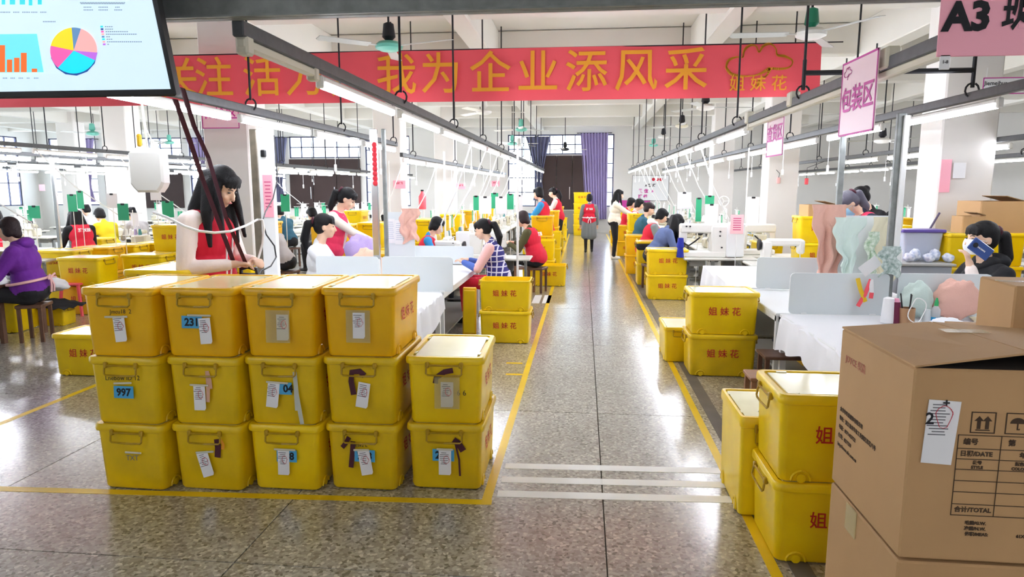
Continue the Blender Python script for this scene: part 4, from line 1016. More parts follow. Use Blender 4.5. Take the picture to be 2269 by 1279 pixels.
def icon(px0, px1, kind):
    x0, x1, z0, z1 = X(px0), X(px1), Z(956), Z(914); cx, cz = (x0 + x1) / 2, (z0 + z1) / 2; w2 = (x1 - x0) / 2; b = MB(); wd = .003
    for q in ((x0, z0, x1, z0), (x0, z1, x1, z1), (x0, z0, x0, z1), (x1, z0, x1, z1)): b.box(((q[0] + q[2]) / 2, -.001, (q[1] + q[3]) / 2), (abs(q[2] - q[0]) + wd, .001, abs(q[3] - q[1]) + wd))
    R = Matrix.Rotation(PI / 2, 3, 'X')
    def P_(poly): b.prism(poly, 0, .001, R=R, c=(cx, -.0005, cz))
    if kind == 0:
        for s in (-1, 1): P_([(s * w2 * .35 - .005, -.6 * w2), (s * w2 * .35 + .005, -.6 * w2), (s * w2 * .35 + .005, .15 * w2), (s * w2 * .35 + .013, .15 * w2), (s * w2 * .35, .6 * w2), (s * w2 * .35 - .013, .15 * w2), (s * w2 * .35 - .005, .15 * w2)])
        P_([(-w2 * .6, -.75 * w2), (w2 * .6, -.75 * w2), (w2 * .6, -.66 * w2), (-w2 * .6, -.66 * w2)])
    elif kind == 1:
        P_([(w2 * .65 * math.cos(a), w2 * .55 * math.sin(a) + .0) for a in np.linspace(0, PI, 12)]); P_([(-.0018, -w2 * .6), (.0018, -w2 * .6), (.0018, .0), (-.0018, 0)]); P_([(0, -w2 * .6), (w2 * .2, -w2 * .6), (w2 * .2, -w2 * .45), (w2 * .14, -w2 * .5), (0, -w2 * .52)])
    else:
        P_([(-w2 * .45, w2 * .6), (-w2 * .4, .1 * w2), (-.1 * w2, -.1 * w2), (.1 * w2, -.1 * w2), (w2 * .4, .1 * w2), (w2 * .45, w2 * .6)]); P_([(-.002, -w2 * .6), (.002, -w2 * .6), (.002, 0), (-.002, 0)]); P_([(-w2 * .35, -w2 * .68), (w2 * .35, -w2 * .68), (w2 * .35, -w2 * .58), (-w2 * .35, -w2 * .58)])
    b.build('handling_symbol', PB, t)
icon(2103, 2147, 0); icon(2167, 2210, 1); icon(2234, 2276, 2)
# white label hung on the edge
lb_ = MB(); lb_.prism([(X(2015), Z(1022)), (X(2072), Z(1025)), (X(2080), Z(893)), (X(2020), Z(890))], 0, .002, R=Matrix.Rotation(PI / 2, 3, 'X'), c=(0, -.003, 0)); lbl = lb_.build('shipping_label', M('paper'), t)
b = MB(); rnd = random.Random(4)
for i in range(11): b.box((X(2040) + rnd.uniform(-.004, .004), -.0056, Z(900 + i * 6.2)), (.03 + .03 * rnd.random(), .0006, .003))
b.build('print', M('ink_grey'), lbl)
b = MB(); b.tube([(X(2050) + .022 * math.cos(a) * (1 + .2 * math.sin(3 * a)), -.0062, Z(925) + .035 * math.sin(a)) for a in np.linspace(0, 8, 18)], .0009, 4); b.build('red_scribble', M('ink_red'), lbl)
put_text('2', .05, M('ink'), lbl, FRONT((X(2024), -.0062, Z(930))), bold=.001, name='marker_writing'); put_text('+', .035, M('ink'), lbl, FRONT((X(2052), -.0062, Z(897))), bold=.001, name='marker_writing')
# print on the left face
LF = lambda y_, z_: frame4((-.0015, y_, z_), (0, -1, 0), (0, 0, 1))
for i, s in enumerate(('金华市织造服饰有限公司', '地址：浙江省金华市工业园区东路八号', '电话：0579-827722', '传真：8277233', 'http://www.abc.com.cn')):
    put_text(s, .019, PB, t, LF(L_ * .93, .3 - i * .034), bold=.0004, align='LEFT', name='printed_text')
put_text('JOYCE 织造', .035, mat('print_faint_red', 'b8705c', .8), t, LF(L_ * .9, h_ - .1), align='LEFT', name='printed_text')
# carton behind at right, with a small one on it
q1 = fl(2160, 742, 1.22)
def plain_carton(label, x, y, z, w_, d_, h_, rz):
    t = thing('carton', label, 'carton', (x, y, z), rz, 'brown cartons')
    b = MB(); b.rbox((w_ / 2, d_ / 2, h_ / 2), (w_, d_, h_), .006); b.build('box', M('cardboard'), t); return t
t2 = plain_carton('brown carton with a raised flap behind the printed carton', q1.x + .02, q1.y - .22, 0, .8, .5, 1.2, -.1)
b = MB(); b.box((.38, .25, 1.215), (.84, .52, .007)); b.build('top_flap', M('cardboard'), t2)
b = MB(); b.box((.38, .25, 1.2195), (.84, .05, .001)); b.build('tape', M('tape_clear'), t2)
q = fl(2237, 757, 1.225)
t3 = plain_carton('small brown carton standing on top at the right edge', q.x, q.y, 1.222, .4, .3, .215, -.12)
b = MB(); b.box((.2, .15, .2155), (.4, .045, .001)); b.build('tape', M('tape_clear'), t3)
# ================================================================== WORK TABLES
TZ = .70
def frame_leg(b, x, y, h, t=.045): b.box((x, y, h / 2), (t, t, h))
def work_table(label, x0, x1, y0, y1, m='board_white', group='white work tables', shelf=True):
    t = thing('work_table', label, 'table', ((x0 + x1) / 2, (y0 + y1) / 2, 0), 0, group)
    W, D = x1 - x0, y1 - y0
    b = MB(); b.rbox((0, 0, TZ - .015), (W, D, .03), .006); b.build('tabletop', M(m), t)
    b = MB()
    for s in (-1, 1): b.box((s * (W / 2 - .03), 0, TZ - .055), (.04, D - .04, .05)); b.box((0, s * (D / 2 - .03), TZ - .055), (W - .06, .04, .05))
    b.build('apron_rail', M('board_white'), t)
    for sx in (-1, 1):
        for sy in (-1, 1):
            b = MB(); b.box((sx * (W / 2 - .035), sy * (D / 2 - .035), (TZ - .03) / 2), (.05, .05, TZ - .03)); b.build('leg', M('board_white'), t)
    if shelf:
        b = MB(); b.box((0, 0, .16), (W - .12, D - .12, .02)); b.build('lower_shelf', M('grey_laminate'), t)
    return t
LX0, LX1 = -3.75, -1.47
lt1 = work_table('left white table under a draped cloth, just behind the crate block', LX0, LX1 - .02, 5.25, 7.02)
lt2 = work_table('left white table with bare edge beside the aisle beyond the partition', -2.6, LX1, 7.06, 9.6)
RX0, RX1 = 1.74, 4.35
rt1 = work_table('right white table under a cloth next to the cartons', RX0, RX1, 4.35, 6.1)
rt2 = work_table('right white table with bare front edge between two partitions', RX0 - .02, 3.3, 6.14, 7.55)
rt3 = work_table('farther right white table under a hanging white cloth', RX0 - .02, 3.15, 7.6, 9.9)
# cloths draped over the table and down the aisle side
def drape(label, x0, x1, y0, y1, side, dropf, frontdrop=.0, name='table_cloth'):
    """side=+1 falls over the x1 edge, -1 over the x0 edge"""
    b = MB(); W = x1 - x0; nu, nv = 26, 24
    def f(u, v):
        y = y0 + (y1 - y0) * v; d = dropf(v); tot = W + d + .012; s = u * tot
        if s <= W: return ((x0 + s) if side > 0 else (x1 - s), y, TZ + .007)
        e = s - W; wob = .018 * math.sin(v * 26) * min(1, e * 4)
        return ((x1 + .012 + wob + e * .06) if side > 0 else (x0 - .012 - wob - e * .06), y, TZ + .007 - e)
    b.sheet(f, nu * 2, nv * 2, .004); o = b.build(name, M('cloth_white'), None, True); return tag(o, label, 'cloth', 'white table cloths')
drape('white cloth hanging low over the aisle edge of the left table', LX0 + .1, LX1 + .0, 5.3, 6.95, 1, lambda v: .18 + .32 * (1 - v) + .02 * math.sin(v * 30))
drape('white cloth hanging over the aisle side of the nearest right table', RX0, RX1 - .1, 4.36, 6.02, -1, lambda v: .30 + .07 * math.cos(v * 5) + .02 * math.sin(v * 18))
drape('white cloth hanging almost to the floor on the farther right table', RX0 - .02, 3.1, 7.64, 9.8, -1, lambda v: .36 + .1 * (1 - v))
# partitions (frosted acrylic boards)
def partition(label, xl, xr, y, z0, z1, m='board_white'):
    t = thing('partition_board', label, 'partition', ((xl + xr) / 2, y, z0), 0, 'low partition boards')
    b = MB(); w_ = xr - xl; h = z1 - z0
    pts = [p for p in rrect(w_, h, .035, 0)]
    b.prism([(p.x, p.y + h / 2) for p in pts], -.009, .009, R=Matrix.Rotation(PI / 2, 3, 'X')); b.build('board', M(m), t)
    b = MB()
    for q in (-w_ * .35, w_ * .35): b.box((q, 0, .006), (.05, .04, .012))
    b.build('clamp', M('board_white'), t); return t
mat('frost_board', 'dfe6e8', .35)
def prt(label, pxl, pxr, Y, pyt, m='frost_board', z0=TZ + .012):
    a_ = aY(pxl, pyt, Y); c_ = aY(pxr, pyt, Y); return partition(label, a_.x, c_.x, Y, z0, (a_.z + c_.z) / 2, m)
prt('low white partition across the left table, left half', 700, 838, 7.03, 568)
prt('low white partition across the left table, reaching the aisle corner', 846, 1003, 7.0, 569)
prt('white partition farther back on the left table at the aisle corner', 884, 1049, 9.62, 545)
prt('taller white screen board with papers beside the pink garment', 851, 918, 8.2, 470, z0=TZ + .012)
prt('low grey partition across the nearest right table, left part', 1752, 1972, 6.06, 606)
prt('low grey partition across the nearest right table, right part behind bottles', 1992, 2199, 6.04, 607)
prt('grey partition between the second and third right tables', 1678, 1852, 7.58, 571)
prt('tall frosted screen with garments draped on it, left of the post', 1850, 1985, 7.4, 478)
# papers in sleeves on the tall left screen
for i, (px, py) in enumerate(((866, 512), (884, 515))):
    p = aY(px, py, 8.18); b = MB(); b.box((0, 0, 0), (.1, .004, .3)); b2 = b.build('paper_sleeve', M('paper'), None, False, tuple(p)); tag(b2, ('clear sleeve with a paper list on the left screen board, left one', 'clear sleeve with a paper list on the left screen board, right one')[i], 'paper')
    b = MB()
    for k in range(9): b.box((-.0, -.003, .11 - k * .025), (.06 + .01 * (k % 3), .001, .004))
    b.build('print', mat('print_pale', '9aa8c8', .8), b2)
# garment helper: crumpled cloth lump draped at a point
from mathutils import noise as NZ
def lump(name, label, c, r, m, seed=0, cat='cloth', fold=5, n=30):
    b = MB(); b.ell((0, 0, 0), (1, 1, 1), n, n // 2 + 4); vs = []; of = Vector((seed * 3.1, seed * 1.7, seed))
    for v in b.v:
        p = Vector(v); q = p * 1.6 + of; k = 1 + .22 * NZ.noise(q); rd = abs(NZ.noise(Vector((p.x * 3.4, p.y * 3.4, p.z * 1.3)) + of)); k += .2 * (rd - .25); k -= .06 * abs(math.sin(p.x * fold * 1.6 + p.z * 3 + seed))
        vs.append((p.x * r[0] * k, p.y * r[1] * k, max(-r[2], p.z * r[2] * k)))
    b.v = vs; o = b.build(name, M(m), None, 'all', c); return tag(o, label, cat)
def hang(name, label, c, w_, h_, m, seed=0, d=.05, cat='cloth', taper=.7):
    rnd = random.Random(seed); p1, p2 = rnd.uniform(0, 6), rnd.uniform(0, 6); b = MB()
    def f(u, v):
        ww = w_ * (1 + (taper - 1) * v); return ((u - .5) * ww + .02 * math.sin(v * 7 + p1) + .015 * math.sin(v * 17 + u * 5), d * (math.sin(u * 11 + p1 + v * 2) * .5 + .5 * NZ.noise(Vector((u * 7, v * 5, seed)))) * (.4 + v) - d * 1.0, -h_ * v * (1 - .1 * math.cos(u * 5 + p2) - .06 * abs(u - .5) * 2))
    b.sheet(f, 28, 20, .014); o = b.build(name, M(m), None, True, c); return tag(o, label, cat)
p = aY(905, 466, 8.15); hang('draped_garment', 'pale pink garment hung over the left screen board', (p.x, 8.2, p.z + .02), .24, .42, 'pink_cloth', 3, .03, 'garment')
p = aY(1860, 460, 7.35); hang('draped_garment', 'pink garment hanging over the left edge of the right screen', (p.x - .1, 7.36, p.z + .03), .36, .85, 'pink_cloth', 5, .06, 'garment', .45)
p = aY(1880, 474, 7.32); hang('draped_garment', 'mint green cloth draped over the right screen with a dark seam', (p.x - .04, 7.2, p.z - .03), .32, .56, 'mint_cloth', 7, .03, 'garment', .35)
p = aY(1955, 480, 7.32); hang('draped_garment', 'cream top hanging on the right end of the screen near the post', (p.x + .02, 7.26, p.z), .3, .75, mat('cream_cloth', 'ded8bc', .9, bump=.3, bscale=60), 9, .04, 'garment', .6)
p = aY(1960, 540, 7.2); hang('leaf_print_cloth', 'green leaf patterned ribbon cloth hanging beside the cream top', (p.x - .12, 7.2, p.z + .12), .12, .5, mat('leaf_cloth', '8fae88', .9, col2='e4ece0', nscale=30), 11, .02, 'cloth', .5)
p = aY(1928, 590, 6.05); b = MB(); b.box((0, 0, 0), (.17, .002, .1), R=Matrix.Rotation(-.7, 3, 'Y')); tag(b.build('paper_slip', M('paper'), None, False, (p.x + .0, 6.05, p.z + .0)), 'white paper slip tilted above the partition near the tape measure', 'paper')
p = aY(1972, 580, 6.0); hang('small_pouch', 'clear patterned pouch hanging on the grey post', (p.x, 6.0, p.z + .13), .16, .26, mat('pouch_grey', '86a098', .3, col2='d8e4e0', nscale=40), 12, .01, 'pouch', .9)
lump('pink_jumper', 'pink knitted jumper heaped against the right partition', (aY(2122, 650, 5.9).x, 5.9, TZ + .18), (.19, .1, .17), 'pink_cloth', 21, 'garment', 4)
lump('mint_garment', 'pale mint garment leaning on the partition behind the pen pot', (aY(2032, 645, 5.93).x, 5.93, TZ + .17), (.14, .07, .16), 'mint_cloth', 22, 'garment', 4)
lump('white_tissue', 'crumpled white cloth between the blue bottle and the pink jumper', (aY(2100, 672, 5.5).x, 5.5, TZ + .055), (.12, .07, .05), 'cloth_white', 23)
lump('lilac_jumper', 'lilac garment heaped behind the left partition', (aY(800, 525, 8.0).x, 8.0, TZ + .3), (.2, .2, .26), mat('lilac_cloth', 'b8a4d8', .9, bump=.3, bscale=60), 24, 'garment')
lump('peach_jumper', 'peach garment heaped in front of the lilac one on the left table', (aY(805, 555, 7.5).x, 7.6, TZ + .2), (.22, .16, .2), mat('peach_cloth', 'f0c8ae', .9, bump=.3, bscale=60), 25, 'garment')
# small things on the nearest right table
def on_table(px, py): q = fl(px, py, TZ + .012); return q
def lathe_thing(name, label, cat, px, py, prof, m, parts=(), y=None):
    q = on_table(px, py); q.x = aY(px, py, 5.7).x; q.y = 5.7 + (.0 if name != 'thread_cone' else .03); t = thing(name, label, cat, tuple(q), 0)
    b = MB(); b.lathe(prof, n=14); b.build('body', M(m), t, True)
    for nm, pr, mm in parts: b = MB(); b.lathe(pr, n=12); b.build(nm, M(mm), t, True)
    return t
mat('thread_maroon', '6c1c3c', .7, bump=.2, bscale=200); mat('cone_pink', 'f4a8c4', .4); mat('gel_blue', '3aa8e0', .2); mat('cap_green', '28a860', .4); mat('clear_plastic', 'e8eef0', .15, alpha=.5); mat('pot_brown', 'a8805c', .6)
lathe_thing('thread_cone', 'white cone of thread left of the maroon one', 'thread', 1972, 682, [(.05, 0), (.052, .01), (.04, .2), (.02, .21)], 'paper')
lathe_thing('thread_cone', 'maroon cone of thread with a pink core', 'thread', 1988, 684, [(.048, 0), (.05, .008), (.034, .17), (.03, .172)], 'thread_maroon', (('core', [(.03, .17), (.022, .2), (.01, .202)], 'cone_pink'),))
t = lathe_thing('pen_pot', 'brown pot with black pens and white cords', 'pot', 2010, 684, [(.055, 0), (.06, .005), (.06, .13), (.055, .13), (.05, .01)], 'pot_brown')
for i, (a_, c_) in enumerate(((-.02, .05), (.01, -.02), (.02, .03))):
    b = MB(); b.cyl((a_, .0, .02), (a_ * 1.8, c_, .24), .006, n=6); b.build('pen', M('black_plastic'), t, True)
b = MB(); b.tube([(.03 + .06 * math.cos(a) * (1 + .3 * math.sin(2 * a)), -.07, .12 + .1 * math.sin(a)) for a in np.linspace(0, 11, 40)], .004, 5); tag(b.build('earphone_cable', M('white_plastic'), None, True, (aY(2014, 688, 5.7).x, 5.7, TZ + .012)), 'looped white cord hanging round the pen pot', 'cord')
lathe_thing('spray_bottle', 'clear bottle with blue liquid and green cap on the right table', 'bottle', 2074, 686, [(.032, 0), (.034, .01), (.034, .06)], 'gel_blue', (('neck', [(.034, .06), (.034, .12), (.014, .15)], 'clear_plastic'), ('cap', [(.016, .15), (.015, .18), (.006, .215)], 'cap_green')))
lathe_thing('clear_cup', 'small clear jar left of the blue bottle', 'jar', 2055, 686, [(.03, 0), (.032, .01), (.026, .1), (.02, .12)], 'clear_plastic')
t = thing('ruler_bundle', 'pile of clear rulers and white cord on the right table', 'rulers', tuple(on_table(1900, 682)), .05)
for i in range(5):
    b = MB(); b.box((.0, 0, .004 + i * .004), (.42 - .04 * i, .03, .003), rz=-.12 + i * .07); b.build('ruler', mat('ruler_mint', 'c8d8d0', .3) if i != 3 else M('ink'), t)
b = MB(); b.tube([(.12 + .1 * math.cos(a * 1.1), .02 * math.sin(a), .024 + .003 * a) for a in np.linspace(0, 12, 40)], .005, 5); b.build('cord_coil', mat('cord_mint', 'dce4d0', .6), t, True)
# tape measure / toy shape hanging on partition
t = thing('tape_measure', 'yellow and red measuring tape hooked over the right partition', 'tape measure', (aY(1915, 640, 6.0).x, 6.0, .9))
for pts, m_ in (([(-.06, 0, .14), (-.04, -.02, .05), (.01, -.02, -.06)], 'yellow_tape'), ([(.05, 0, .13), (.0, -.02, .0), (-.05, -.02, -.1)], 'banner_red'), ([(.05, 0, .13), (.055, -.02, .02)], 'paper'), ([(.055, -.02, .02), (.05, -.022, -.03)], 'banner_red')):
    b = MB(); b.tube(pts, .018, 6, flat=(0, 1, 0)); b.build('band', M(m_), t)
for i, (px, py, rz, m_, lab) in enumerate(((2200, 712, -.3, 'cream_sheet', 'cream paper pad on the right table near the carton'), (2212, 700, -.25, 'paper', 'blue edged sheet on the right table'), (2170, 722, .1, 'paper', 'white sheet on the right table beside the cream pad'))):
    mat('cream_sheet', 'f0e8c8', .7); q = on_table(px, py); b = MB(); b.rbox((0, 0, .006 + .0 * i), (.3, .2, .012), .002, rz=rz); tag(b.build('paper_pad', M(m_), None, False, tuple(q)), lab, 'paper')
# stools, bags under the right table
def stool(label, px, py, w_, d_, h, m='wood', rz=0.0):
    q = fl(px, py); t = thing('wooden_stool', label, 'stool', (q.x + w_ / 2, q.y + d_ / 2, 0), rz)
    b = MB(); b.rbox((0, 0, h - .015), (w_, d_, .03), .006); b.build('seat', M(m), t)
    for sx in (-1, 1):
        for sy in (-1, 1): b = MB(); b.box((sx * (w_ / 2 - .03), sy * (d_ / 2 - .03), (h - .03) / 2), (.035, .035, h - .03)); b.build('leg', M(m), t)
    return t
stool('brown wooden bench under the right table with a dark jacket on it', 1690, 880, .75, .3, .36)
q = fl(1760, 860); lump('dark_jacket', 'dark navy jacket thrown over the low wooden bench', (q.x + .1, q.y + .08, .43), (.28, .15, .1), mat('navy_cloth', '2c3442', .9, bump=.3, bscale=40), 31, 'garment'); lump('white_cloth_bag', 'white cloth hanging on the dark jacket', (q.x - .04, q.y - .04, .46), (.07, .08, .12), 'cloth_white', 32, 'cloth')
stool('small red brown stool beside the nearest crates', 1658, 945, .26, .26, .38, 'wood_light')
lump('grey_bundle', 'grey bundle of fabric on the shelf under the second right table', (2.15, 6.7, .36), (.22, .2, .18), mat('grey_cloth', '9a9a98', .9, bump=.3, bscale=40), 33)
lump('green_bundle', 'dark bundle under the left table beside the leg', (-1.75, 7.4, .32), (.2, .3, .14), mat('dark_bundle', '3a3640', .9, bump=.3, bscale=40), 34)
for i, (x, m_, lab) in enumerate(((-1.85, 'banner_red', 'red plastic basket under the left table'), (-2.2, 'blade_blue', 'blue plastic basket under the left table'))):
    mat('blade_blue', '3a50a0', .5); b = MB(); b.loft([rrect(.26, .2, .03, .18), rrect(.32, .26, .03, .38), rrect(.3, .24, .03, .38), rrect(.24, .18, .03, .2)]); tag(b.build('basket', M(m_), None, True, (x, 7.5 - i * .25, 0)), lab, 'basket')
# cart base rail under left table
# red stool left
q = fl(140, 703); t = thing('red_stool', 'red plastic stool beside the lime crate', 'stool', (q.x + .05, q.y + .2, 0), .2)
b = MB(); b.rbox((0, 0, .45), (.28, .28, .03), .01); b.build('seat', M('banner_red'), t)
for sx in (-1, 1):
    for sy in (-1, 1): b = MB(); b.cyl((sx * .15, sy * .15, 0), (sx * .11, sy * .11, .44), .022, .026, n=6); b.build('leg', M('banner_red'), t)
lump('white_cushion', 'white cloth cushion between the purple jacket woman and the red stool', tuple(fl(75, 632, .5)), (.5, .3, .12), 'cloth_white', 41)
# long bench left with grey top
def long_bench(label, pa, pb, z=TZ, d=.45):
    a_ = fl(*pa, z); c_ = fl(*pb, z); L_ = (c_ - a_).length; t = thing('work_bench', label, 'bench', tuple((a_ + c_) / 2 - Vector((0, 0, z))), math.atan2(c_.y - a_.y, c_.x - a_.x))
    b = MB(); b.rbox((0, d / 2, z - .015), (L_, d, .03), .005); b.build('tabletop', M('counter_grey'), t)
    b = MB(); b.box((0, 0, z - .04), (L_, .02, .03)); b.build('edge_rail', M('chrome'), t)
    for sx in (-1, 1):
        for sy in (.04, d - .04): b = MB(); b.box((sx * (L_ / 2 - .05), sy, (z - .03) / 2), (.04, .04, z - .03)); b.build('leg', M('galvanised'), t)
    return t
long_bench('grey topped bench right of the purple jacket woman', (100, 578), (215, 553))
b = MB(); b.rbox((0, 0, .05), (.36, .22, .1), .01); _a, _c = fl(100, 578, TZ), fl(215, 553, TZ); q = _a + (_c - _a) * .2; t = tag(b.build('peach_tray', mat('tray_peach', 'f0c4a4', .4), None, False, (q.x, q.y + .2, TZ)), 'peach plastic tray on the grey left bench', 'tray')
q = fl(48, 625, TZ); t = thing('wooden_table', 'dark wooden table with white cloth at the far left edge', 'table', (q.x - .62, q.y + .1, 0))
b = MB(); b.rbox((0, 0, TZ - .03), (1.1, .7, .05), .006); b.build('tabletop', M('wood'), t)
b = MB(); b.rbox((0, 0, TZ - .12), (1.04, .64, .12), .004); b.build('drawer_box', M('wood'), t)
for sx in (-1, 1):
    for sy in (-1, 1): b = MB(); b.box((sx * .5, sy * .3, TZ / 2 - .03), (.05, .05, TZ - .06)); b.build('leg', M('wood'), t)
lump('white_fabric', 'white fabric piece on the dark wooden table at the left edge', (q.x - .15, q.y + .2, TZ + .045), (.2, .16, .05), 'cloth_white', 43)
# wooden chair by the aisle
q = fl(1180, 648); t = thing('wooden_chair', 'empty brown wooden chair with slatted back beside the aisle', 'chair', (q.x - .2, q.y + .12, 0), -1.2)
b = MB(); b.rbox((0, 0, .42), (.4, .4, .03), .006); b.build('seat', M('wood_light'), t)
for sx in (-1, 1):
    b = MB(); b.box((sx * .17, .17, .4), (.035, .035, .8), R=None); b.build('back_post', M('wood_light'), t)
    b = MB(); b.box((sx * .17, -.17, .205), (.035, .035, .41)); b.build('leg', M('wood_light'), t)
for z_ in (.56, .66, .76): b = MB(); b.box((0, .175, z_), (.33, .02, .05)); b.build('slat', M('wood_light'), t)
# far-left brush pole, mop leaning on the right column
a_ = fl(2048, 640, .35); b = MB(); b.cyl((0, 0, 0), (.12, 1.3, 1.45), .014, n=6)
q0 = aY(2052, 628, 8.6); q1 = aY(2091, 472, 9.3); t = thing('mop', 'mop with a purple and red handle leaning on the right column', 'mop', (q0.x, 9.2, 0)); zz = q0.z
dirv = Vector((q1.x - q0.x, .15, q1.z - q0.z)); dirv = dirv / dirv.z
b = MB(); b.cyl(-dirv * 0 + Vector((-.0, 0, .05)) - dirv * 0, Vector((0, 0, .05)) + dirv * (q0.z + .25 - .05), .014, n=6); b.build('lower_handle', mat('handle_red', 'a82848', .4), t, True)
b = MB(); b.cyl(Vector((0, 0, .05)) + dirv * (q0.z + .2), Vector((0, 0, .05)) + dirv * (q1.z - .05), .014, n=6); b.build('upper_handle', mat('handle_slate', '5c5478', .4), t, True)
t.location.x -= dirv.x * q0.z; t.location.y -= dirv.y * q0.z
b = MB(); b.lathe([(.1, 0), (.08, .05), (.02, .12)], n=10); b.build('mop_head', M('cloth_white'), t, True)
# cartons stored behind the phone woman
for (px, py, Y, w_, h_, lab) in ((2195, 480, 9.0, 95, 64, 'open worn carton on top of the crates behind the phone woman'), (2145, 497, 8.8, 48, 34, 'brown carton left of the open one behind the phone woman'), (1812, 466, 11.0, 60, 24, 'brown carton on the crates left of the masked woman')):
    p = aY(px, py, Y); k = Y / F; W_ = w_ * k; Hh = h_ * k; t = thing('stored_carton', lab, 'carton', (p.x, Y, p.z - Hh / 2), .1)
    b = MB(); b.loft([rrect(W_, W_ * .8, .01, 0, 1), rrect(W_, W_ * .8, .01, Hh, 1), rrect(W_ - .03, W_ * .8 - .03, .01, Hh, 1), rrect(W_ - .03, W_ * .8 - .03, .01, .02, 1)]); b.build('box', M('cardboard'), t)
    b = MB(); b.box((W_ * .25, 0, Hh + .03), (W_ * .45, W_ * .78, .008), R=Matrix.Rotation(.25, 3, 'Y')); b.build('flap', M('cardboard_edge'), t)
    zbot = p.z - Hh / 2
    for q_ in range(int(zbot / CHT)): crate(p.x, Y, q_ * CHT + (zbot - int(zbot / CHT) * CHT) , ('%s crate below the ' % ('bottom', 'second', 'third', 'fourth')[q_]) + ' '.join(lab.split()[:9]), 0, 'yellow', detail=1, group='crates in the right hall')
    bz_ = (zbot - int(zbot / CHT) * CHT)
    if bz_ > .02: b = MB(); b.rbox((0, 0, bz_ / 2), (.6, .45, bz_ - .002), .005); tag(b.build('pallet_board', M('wood_light'), None, False, (p.x, Y, 0)), 'low wooden board under the ' + ' '.join(lab.split()[:7]), 'board')
# ================================================================== PEOPLE
mat('skin', 'e8bfa2', .5, noise=.05, nscale=12); mat('hair_black', '0b090c', .55, spec=.3, bump=.5, bscale=160); mat('hair_grey', '5a5664', .4, bump=.5, bscale=160); mat('hair_brown', '2a1c1e', .5, spec=.3, bump=.5, bscale=160)
mat('lip', 'c4706c', .5); mat('eye_white', 'ece8e6', .3); mat('eye_dark', '1a1412', .3)
for n_, c_ in (('vest_red', 'd81c38'), ('vest_pink', 'e8345c'), ('knit_cream', 'f8e8e0'), ('coat_cream', 'efe6d4'), ('shirt_white', 'f2f2f4'), ('jacket_purple', '6c2494'), ('trouser_black', '1a1a1e'), ('hoodie_blue', '5c6c96'), ('sleeve_olive', '4c4826'), ('sleeve_blue', '2c88c0'), ('coat_grey', '7c8486'), ('teal_top', '2c5c70'), ('coat_black', '17171b'), ('knit_pink', 'f0bcb8'), ('jeans', '3c4866'), ('grey_top', 'b8b4b4'), ('mask_white', 'f2f2f2'), ('mask_blue', '9cc8e4'), ('shoe_white', 'ecebe8'), ('dark_navy', '22283a'), ('yellow_top', 'e8d020'), ('sleeve_pat', '4c68b4')):
    mat(n_, c_, .85 if 'mask' not in n_ else .7, bump=.35, bscale=26)
def plaid():
    m = bpy.data.materials.new('plaid'); m.use_nodes = True; nt = m.node_tree; b = nt.nodes['Principled BSDF']; b.inputs['Roughness'].default_value = .9
    tc = nt.nodes.new('ShaderNodeTexCoord'); sp_ = nt.nodes.new('ShaderNodeSeparateXYZ'); nt.links.new(tc.outputs['Object'], sp_.inputs[0]); outs = []
    for ax in ('Y', 'Z'):
        a = nt.nodes.new('ShaderNodeMath'); a.operation = 'MULTIPLY'; a.inputs[1].default_value = 16; nt.links.new(sp_.outputs[ax], a.inputs[0])
        f = nt.nodes.new('ShaderNodeMath'); f.operation = 'FRACT'; nt.links.new(a.outputs[0], f.inputs[0])
        g = nt.nodes.new('ShaderNodeMath'); g.operation = 'LESS_THAN'; g.inputs[1].default_value = .22; nt.links.new(f.outputs[0], g.inputs[0]); outs.append(g)
    mx = nt.nodes.new('ShaderNodeMath'); mx.operation = 'MAXIMUM'; nt.links.new(outs[0].outputs[0], mx.inputs[0]); nt.links.new(outs[1].outputs[0], mx.inputs[1])
    r = nt.nodes.new('ShaderNodeMix'); r.data_type = 'RGBA'; r.inputs['A'].default_value = lin('34307c'); r.inputs['B'].default_value = lin('e4e0f0'); nt.links.new(mx.outputs[0], r.inputs['Factor']); nt.links.new(r.outputs['Result'], b.inputs['Base Color']); MATS['plaid'] = m
plaid()
def cap_mesh(b, p0, p1, r0, r1, n=12):
    p0 = Vector(p0); p1 = Vector(p1); d = p1 - p0; L_ = max(d.length, 1e-5); R = rot_to(d); prof = []
    for i in range(1, 5): a = PI / 2 * i / 5; prof.append((r0 * math.sin(a), -r0 * math.cos(a)))
    prof.append((r0, 0)); prof.append((r1, L_))
    for i in range(4, 0, -1): a = PI / 2 * i / 5; prof.append((r1 * math.sin(a), L_ + r1 * math.cos(a)))
    b.lathe(prof, p0, n, R)
SEATS = []
